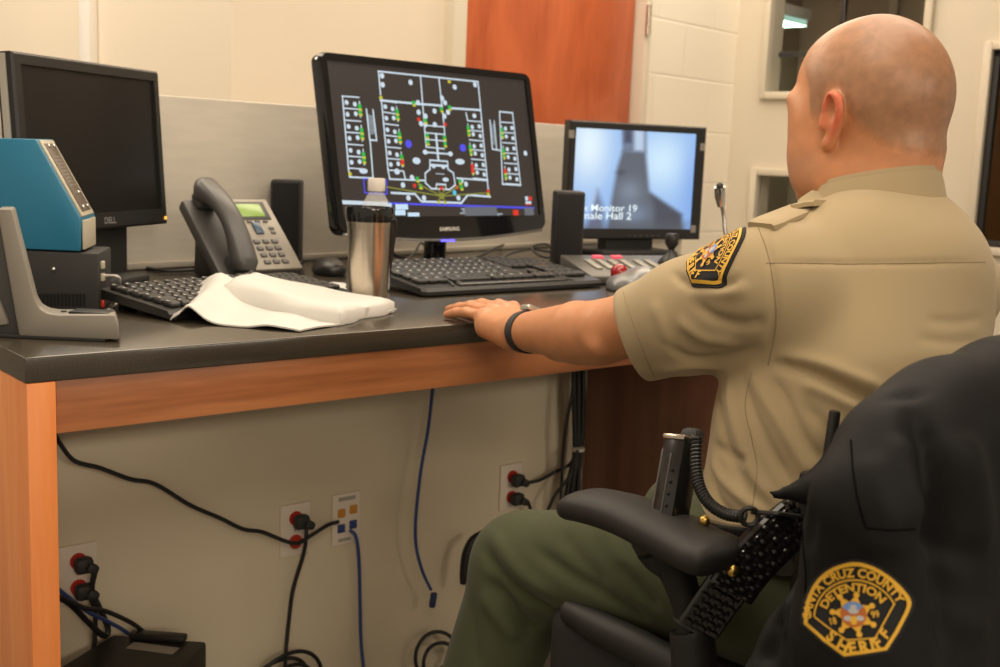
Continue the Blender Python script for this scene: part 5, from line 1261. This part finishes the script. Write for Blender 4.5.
# ---- trousers
tr = SDF(); HL = PE + v3(-.095, .02, -.02); HR = PE + v3(.095, .02, -.02)
KL = at(524, 563, 1.665); KR = at(692, 522, 1.78); ANL = np.array([*(at(490, 700, 1.66)[:2] + v3(-.02, .07, 0)[:2]), .09]); ANR = KR + v3(0, -.02, -.50)
tr.u(Ell(PE - ZU * .03, (.190, .165, .115)), .05)
tr.u(Cap(HL, KL, .098, .072), .05); tr.u(Cap(HR, KR, .098, .072), .05)
tr.u(Cap(KL + v3(0, -.005, -.01), ANL + ZU * .10, .075, .062), .03); tr.u(Cap(KR, ANR + ZU * .10, .075, .062), .03)
tr.u(Cap(ANL + ZU * .10, ANL, .062, .060), .02); tr.u(Cap(ANR + ZU * .10, ANR, .062, .060), .02)
lo_ = np.array([PE - .2, KL - .1, KR - .1, ANL - .1, ANR - .1]).min(0); hi_ = np.array([PE + .2, KL + .1, KR + .1]).max(0)
V, Q = surface(tr, lo_, hi_, .0058); V = relax(V, Q, 2, .4); b2 = tree_of(V, Q)
folds = [([(482, 545), (500, 575), (530, 600), (565, 618)], -.008, .012), ([(490, 530), (520, 572), (560, 598)], .005, .012), ([(484, 578), (505, 600), (525, 625), (540, 632)], -.010, .013), ([(480, 590), (500, 620), (520, 640)], .006, .013),
         ([(560, 530), (580, 560), (610, 590)], -.004, .014), ([(600, 520), (615, 550), (640, 580)], .004, .014), ([(470, 600), (475, 640), (478, 667)], -.003, .010), ([(530, 545), (570, 575), (620, 605), (650, 625)], -.006, .012), ([(620, 560), (640, 590), (660, 610)], -.005, .010)]
folds = [(f_[0], f_[1] * 1.3, f_[2] * .85) for f_ in folds]; V = creases(V, Q, b2, folds); V = relax(V, Q, 1, .3)
GREEN = mat('olive_green_cloth', (0.066, 0.075, 0.037), 0.85, spec=0.2, sheen=0.1, noise=(8, 0.05, 2), bump=(500, 0.15, 0.001))
trs = qmesh('trousers', V, Q, GREEN, person, PO_)
for A_, nm in ((ANL, 'boot'), (ANR, 'boot')):
    f = SDF().u(Cap(A_ + v3(0, -.01, -.015), A_ + v3(0, .0, -.05), .046, .044), .02).u(Cap(v3(A_[0], A_[1] - .03, .042), v3(A_[0], A_[1] + .16, .036), .042, .036, ((0, 0, 1), .9)), .03).cut(Cut((0, 0, .002), (0, 0, -1)), .003)
    V, Q = surface(f, A_ + v3(-.08, -.12, -.12), A_ + v3(.08, .24, .06), .006); qmesh(nm, V, Q, mat('black_leather', (0.014, 0.013, 0.012), 0.35), person, PO_)

# ---- duty belt and what is clipped to it
LEA = mat('belt_leather', (0.012, 0.011, 0.011), 0.22, coat=0.3)
def strip(name, path, wdir, width, thick, m, parent, weave=False, label=None):
    P = spline(path, 8); T = np.gradient(P, axis=0); T /= np.linalg.norm(T, axis=1)[:, None]; mb = MB(); rings = []
    for p_, t in zip(P, T):
        w_ = wdir - t * (wdir @ t); w_ /= np.linalg.norm(w_); n_ = np.cross(t, w_); n_ = n_ if n_ @ (CAM - p_) > 0 else -n_
        rings.append([p_ + w_ * a * width / 2 + n_ * b for a, b in ((-1, -thick), (1, -thick), (1, thick * .3), (.88, thick), (-.88, thick), (-1, thick * .3))])
    mb.loft(rings)
    if weave:
        L_ = np.linalg.norm(np.diff(P, axis=0), axis=1).sum(); nst = max(3, int(L_ / .0085))
        for i in range(nst):
            f_ = (i + .5) / nst * (len(P) - 1); k = int(f_); p_ = P[k] + (P[min(k + 1, len(P) - 1)] - P[k]) * (f_ - k); t = T[k]
            w_ = wdir - t * (wdir @ t); w_ /= np.linalg.norm(w_); n_ = np.cross(t, w_); n_ = n_ if n_ @ (CAM - p_) > 0 else -n_
            for j in range(5):
                a = (j - 2) * width * .165; d1 = t if (i + j) % 2 else w_; q_ = p_ + w_ * a + n_ * thick
                mb.loft([[q_ + d1 * s_ * .0055 + np.cross(d1, n_) * c1 * (.0030 if abs(s_) < .9 else .0018) + n_ * (c2 * .0020 + (.0012 if abs(s_) < .9 else -.001)) for c1, c2 in ((-1, -.5), (1, -.5), (.6, 1), (-.6, 1))] for s_ in (-1, -.4, .4, 1)])
    o = mb.build(name, m, parent, PO_ if parent is person else PO_, smooth=35)
    if label: o['label'] = label
    return o
m = MB(); nB = 56
def bring(dz, r_): return [PE + v3((.186 + r_) * math.cos(a), (.160 + r_) * math.sin(a), .035 + dz - .03 * math.sin(a)) for a in [2 * math.pi * k / nB for k in range(nB)]]
m.loft([bring(-.026, -.006), bring(-.026, .004), bring(-.02, .007), bring(.02, .007), bring(.026, .004), bring(.026, -.006)], cap=False)
belt = m.build('duty_belt', LEA, person, PO_)
strip('belt_section', [at(699, 628, 1.235), at(716, 603, 1.222), at(738, 574, 1.205), at(760, 549, 1.195), at(785, 527, 1.20), at(800, 515, 1.215)], LAT * .62 + ZU * -.55, .046, .004, LEA, belt, True, 'basket weave leather')
strip('belt_keeper', [at(731, 592, 1.20), at(747, 570, 1.192), at(772, 543, 1.182), at(795, 522, 1.19)], LAT * .62 + ZU * -.55, .050, .004, LEA, belt, True, 'raised basket weave keeper with brass snap')
for px_, py_, d_ in ((732.5, 570.5, 1.182), (704.5, 521, 1.225)):
    s_ = at(px_, py_, d_); f = MB(); f.sphere(s_, (.0062, .0062, .0068), u=14, v=8); f.build('snap', BRASS, belt, PO_)
# pouch with a metal-tipped magazine-like insert at the front hip
p0, p1 = at(681, 452, 1.27), at(668, 527, 1.255); ux_ = (at(697, 456, 1.25) - at(672, 448, 1.28)); ux_ /= np.linalg.norm(ux_)
uz_ = p0 - p1; hP = np.linalg.norm(uz_); uz_ /= hP; uy_ = np.cross(uz_, ux_); uy_ /= np.linalg.norm(uy_); ux_ = np.cross(uy_, uz_)
RP = Matrix([[*map(float, ux_)], [*map(float, uy_)], [*map(float, uz_)]]).transposed().to_4x4()
pch = MB().box((p0 + p1) / 2, (.032, .030, hP + .03), .004, RP).build('belt_pouch', LEA, belt, PO_)
m = MB()
cbt = float(np.sign((CAM - p0) @ uy_)); fy = uy_ * cbt
for k in range(4): m.sphere((p0 + p1) / 2 + fy * .0152 + ux_ * .006 + uz_ * (-.02 + k * .013), (.0022,) * 3, u=8, v=6)
m.build('pouch_dots', mat('hole_black', (0.003, 0.003, 0.003), 0.8), belt, PO_)
m = MB(); m.box(p0 + uz_ * .014 + fy * .004, (.032, .026, .006), .002, RP); m.build('pouch_tip', STEEL, belt, PO_)
m = MB(); m.box((p0 + p1) / 2 - ux_ * .0135 + fy * .0135, (.0025, .004, hP), .001, RP); m.box((p0 + p1) / 2 + ux_ * .000 + fy * .0150, (.0018, .002, hP * .9), .0008, RP); m.build('pouch_edge', mat('worn_edge', (0.16, 0.155, 0.15), 0.3, metal=0.5), belt, PO_)
m = MB(); m.box(at(692, 437, 1.272), (.026, .018, .020), .007, RP); m.build('belt_clip', BLACKM, belt, PO_)
# coiled microphone lead
P = spline([at(697, 436, 1.245), at(696, 462, 1.235), at(699, 485, 1.225), at(709, 503, 1.215), at(726, 514, 1.205), at(746, 517, 1.195)], 60); T = np.gradient(P, axis=0); T /= np.linalg.norm(T, axis=1)[:, None]
hel = []; nn = np.cross(T[0], ZU); nn /= np.linalg.norm(nn); turns = 34
for i, (p_, t) in enumerate(zip(P, T)):
    pass
idx = np.linspace(0, len(P) - 1, turns * 10)
for q_, f_ in enumerate(idx):
    k = int(f_); k2 = min(k + 1, len(P) - 1); p_ = P[k] + (P[k2] - P[k]) * (f_ - k); t = T[k]; nn = nn - t * (nn @ t); nn /= np.linalg.norm(nn); bb = np.cross(t, nn); a = 2 * math.pi * q_ / 10
    hel.append(p_ + .0050 * (nn * math.cos(a) + bb * math.sin(a)))
rd = empty('coiled_radio_lead', hel[0]); tag(rd, 'black coiled lead looping over the left hip of the shirt', 'radio lead')
MB().tube(hel, .0021, 6, smooth=False).build('coil', BLACKP, rd, hel[0])
ec = at(749, 516, 1.188); MB().tube([ec + LAT * .009 * math.cos(a) + ZU * .009 * math.sin(a) - FWD * .002 for a in np.linspace(0, 6.6, 16)], .0028, 7, sub=2).build('end_loop', BLACKP, rd, hel[0])
MB().tube([at(752, 512, 1.19), at(765, 513, 1.18), at(780, 514, 1.175), at(800, 517, 1.19)], .0026, 7).build('lead', BLACKP, rd, hel[0])
# radio at the back of the belt: only its aerial shows above the jacket
a0, a1 = at(827, 470, 1.245), at(835, 411, 1.235); rr_ = empty('radio', a0); tag(rr_, 'black radio aerial standing up between shirt and jacket', 'radio')
MB().tube([a0, a0 + (a1 - a0) * .95, a1], [.0068, .0062, .0055], 12, smooth=False).build('aerial', BLACKP, rr_, a0)
MB().box(a0 - ZU * .07, (.058, .034, .14), .006).build('body', BLACKP, rr_, a0)

# ================================================================== CHAIR
ARM0 = at(566, 507, 1.36); ax0 = ARM0[0]
seatL = at(572, 618, 1.50); zs = seatL[2]
SX, SY = seatL[0] + .25, seatL[1] - .20
ch = empty('office_chair', (SX, SY, 0)); CHO = np.array([SX, SY, 0.0]); tag(ch, 'black office chair with padded armrest, holding the officer', 'office chair')
f = SDF().u(RBox((SX, SY, zs - .05), (.255, .25, .060), None, .030), .02)
V, Q = surface(f, (SX - .29, SY - .29, zs - .14), (SX + .29, SY + .29, zs + .05), .007); qmesh('seat', V, Q, mat('chair_fabric', (0.018, 0.017, 0.017), 0.8), ch, CHO)
sp_ = MB(); sp_.tube([at(570, 611, 1.51), at(600, 628, 1.46), at(640, 648, 1.40), at(690, 676, 1.34)], [.017, .021, .022, .022], 14); sp_.build('seat_edge', mat('chair_plastic', (0.018, 0.017, 0.016), 0.55, spec=0.35), ch, CHO)
CPL = MATS['chair_plastic']
def armrest(dx):
    D = v3(dx, 0, 0); P = spline([at(568, 505, 1.365), at(591, 505, 1.335), at(629, 515, 1.29), at(670, 534, 1.24), at(704, 551, 1.20), at(728, 560, 1.172)], 6) + D
    ws = np.interp(np.linspace(0, 1, len(P)), [0, .03, .12, .5, .85, .95, .985, 1], [.010, .024, .036, .041, .044, .040, .028, .010]); hs = np.interp(np.linspace(0, 1, len(P)), [0, .05, .15, .6, .9, 1], [.006, .014, .018, .020, .019, .008])
    m = MB(); sidev = v3(1, 0, 0); m.loft([[p_ + sidev * w_ * np.sign(math.cos(a)) * abs(math.cos(a)) ** .75 + ZU * h_ * np.sign(math.sin(a)) * abs(math.sin(a)) ** .8 for a in [2 * math.pi * k / 22 for k in range(22)]] for p_, w_, h_ in zip(P, ws, hs)])
    a_ = m.build('armrest', mat('armrest_pad', (0.020, 0.0185, 0.0175), 0.55, spec=0.35), ch, CHO, smooth=60)
    m = MB(); m.tube([at(662, 545, 1.255) + D, at(676, 570, 1.255) + D, at(688, 608, 1.255) + D, at(692, 640, 1.255) + D], [.030, .020, .0165, .0165], 16); m.build('post', CPL, a_, CHO)
    m = MB(); m.tube([at(690, 628, 1.255) + D, at(692, 634, 1.255) + D, at(697, 700, 1.255) + D, at(700, 740, 1.27) + D, v3(SX + (-.2 if dx == 0 else .2), at(700, 740, 1.27)[1], zs - .06)], [.020, .0245, .026, .026, .026], 16); m.build('post_sleeve', CPL, a_, CHO)
    m = MB(); m.tube([at(640, 540, 1.29) + D, at(655, 552, 1.27) + D, at(672, 560, 1.255) + D], [.012, .020, .024], 12); m.build('bracket', CPL, a_, CHO)
armrest(0.0); armrest(.64)
YB = SY - .275                                           # plane of the chair back
f = SDF().u(RBox((SX, YB, zs + .20), (.215, .022, .17), None, .02), .02)
V, Q = surface(f, (SX - .26, YB - .05, zs), (SX + .26, YB + .05, zs + .5), .008); qmesh('backrest', V, Q, mat('chair_fabric', (0.018, 0.017, 0.017), 0.8), ch, CHO)
m = MB(); m.tube([v3(SX, SY - .1, zs - .05), v3(SX, YB - .02, zs - .03), v3(SX, YB - .03, zs + .15)], .028, 12); m.build('back_support', CPL, ch, CHO)
m = MB(); m.lathe([(0, .10), (.030, .10), (.030, .30), (.022, .30), (.022, zs - .06), (.05, zs - .055), (.10, zs - .05), (0, zs - .045)], CHO, 24); m.build('column', CPL, ch, CHO)
for k in range(5):
    a = 2 * math.pi * k / 5 + .3; e_ = CHO + v3(.28 * math.cos(a), .28 * math.sin(a), .075)
    lg = MB().tube([CHO + ZU * .12, (CHO + ZU * .12 + e_) / 2 + ZU * .012, e_], [.028, .022, .016], 10).build('leg', CPL, ch, CHO)
    m = MB(); m.tube([e_ + v3(-.02 * math.sin(a), .02 * math.cos(a), -.047), e_ + v3(.02 * math.sin(a), -.02 * math.cos(a), -.047)], .027, 16); m.build('caster', BLACKP, lg, CHO)

# ================================================================== JACKET ON THE CHAIR BACK
# a thick hollow of cloth hung over the back: shoulders, body, hanging left sleeve, turned front edge
jk = SDF()
J = lambda x, y, d: at(x, y, d)
YJ = YB - .065
def jz(x, y): p_ = on_y(x, y, YJ); return p_
A0, A1, A2, A3_, A4 = jz(1060, 385), jz(1005, 398), jz(945, 424), jz(898, 462), jz(868, 504)
for a_, b_, r1, r2 in ((A0, A1, .042, .042), (A1, A2, .042, .042), (A2, A3_, .042, .042), (A3_, A4, .042, .040)): jk.u(Cap(a_, b_, r1, r2), .02)
jk.u(Cap(A0, A0 + v3(.22, 0, -.03), .042, .042), .02)
SW = [A4, at(872, 556, .93), at(866, 636, .94), at(852, 790, .97)]
xL, xR = jz(925, 600)[0], SX + .30; zbot = .34
for pa, pb in ((A1, A2), (A2, A3_), (A0, A1)):                       # the back panel hanging below the shoulder line
    for q_ in np.linspace(0, 1, 4): t_ = pa + (pb - pa) * q_; jk.u(Cap(t_, v3(t_[0], YJ + .012, zbot), .042, .046), .03)
jk.u(RBox(((A0[0] + xR) / 2, YJ + .02, (A0[2] + zbot) / 2), ((xR - A0[0]) / 2 + .03, .045, (A0[2] - zbot) / 2), None, .04), .03)
for a_, b_, r1, r2 in ((SW[0], SW[1], .040, .050), (SW[1], SW[2], .050, .056), (SW[2], SW[3], .056, .056)): jk.u(Cap(a_, b_, r1, r2, (FWD, .85)), .025)
F0, F1, F2, F3 = at(842, 520, 1.04), at(834, 566, 1.04), at(796, 640, 1.06), at(742, 740, 1.07)
jk.u(Cap(A4, F0, .030, .018), .02); jk.u(Cap(F0, F1, .018, .020), .02); jk.u(Cap(F1, F2, .020, .026), .02); jk.u(Cap(F2, F3, .026, .032), .02)
jk.u(Cap(at(838, 590, 1.04), at(800, 720, 1.05), .024, .040), .02)
jk.u(Cap(at(880, 424, 1.17), at(846, 458, 1.16), .018, .018), .01); jk.u(Cap(at(846, 458, 1.16), at(815, 490, 1.15), .018, .017), .01); jk.u(Cap(at(815, 490, 1.15), at(772, 494, 1.16), .014, .005), .01)           # dark facing of the collar edge
jk.sub(RBox((SX, YB, zs + .17), (.218, .025, .205), None, .02), .004)
alp = np.array([A0, A4, F0, F3, SW[1], SW[2], SW[3], v3(xR, YJ, .9), at(770, 493, 1.17)]); lo_ = alp.min(0) - .14; hi_ = alp.max(0) + .14; lo_[2] = .36
jk.cut(Cut((0, 0, .40), (0, 0, -1)), .01)
V, Q = surface(jk, lo_, hi_, .0060); V = relax(V, Q, 2, .4); b3 = tree_of(V, Q)
folds = [([(915, 398), (928, 450), (940, 520), (948, 600), (950, 667)], -.014, .013), ([(960, 430), (975, 480), (985, 560)], .006, .016), ([(905, 430), (915, 480), (930, 520)], .006, .014),
         ([(872, 450), (885, 500), (900, 540)], .004, .014), ([(783, 590), (774, 630), (762, 667)], -.009, .010), ([(796, 560), (790, 600), (783, 640)], .004, .009), ([(770, 600), (750, 640), (735, 667)], .005, .009),
         ([(860, 535), (880, 545), (912, 545)], .003, .008), ([(920, 540), (950, 550), (985, 560)], -.005, .010), ([(930, 600), (960, 620), (990, 630)], .004, .012), ([(880, 400), (900, 395), (925, 392)], -.003, .006), ([(815, 510), (810, 530), (808, 552)], -.003, .007)]
folds = [(f_[0], f_[1] * 1.35, f_[2]) for f_ in folds]; V = creases(V, Q, b3, folds); V = relax(V, Q, 1, .3)
JO = np.array([SX - .1, YJ, .40])
jo = qmesh('jacket', V, Q, mat('jacket_nylon', (0.0085, 0.0080, 0.0083), 0.65, spec=0.18, noise=(5, 0.06, 2), bump=(260, 0.12, 0.001)), None, JO)
tag(jo, 'black uniform jacket with a sheriff patch, draped over the chair back', 'jacket')
b4 = tree_of(V, Q)
def jseam(pts):
    P = path_cast(b4, pts, .0003, 8)
    if len(P) > 3: MB().tube(P, .0007, 5, smooth=False).build('seam', mat('jacket_seam', (0.002, 0.002, 0.002), 0.9, spec=0.05), jo, JO)
jseam([(851, 440), (853, 470), (858, 500), (866, 528)]); jseam([(866, 528), (890, 530), (915, 529)]); jseam([(806, 500), (803, 540), (806, 580), (802, 620)])
pj = cast(b4, 856, 610)
if pj is not None:
    Nj = (CAM - pj); Nj /= np.linalg.norm(Nj); Uj = LAT - Nj * (LAT @ Nj); Uj /= np.linalg.norm(Uj); Vj = np.cross(Nj, Uj)
    k_ = float((MW @ (pj - CAM))[2]) / F * 100
    k_ *= .97; apply_patch('shoulder_patch', pj, Uj, Vj, k_, b4, jo, 'black and gold sheriff patch on the jacket sleeve')
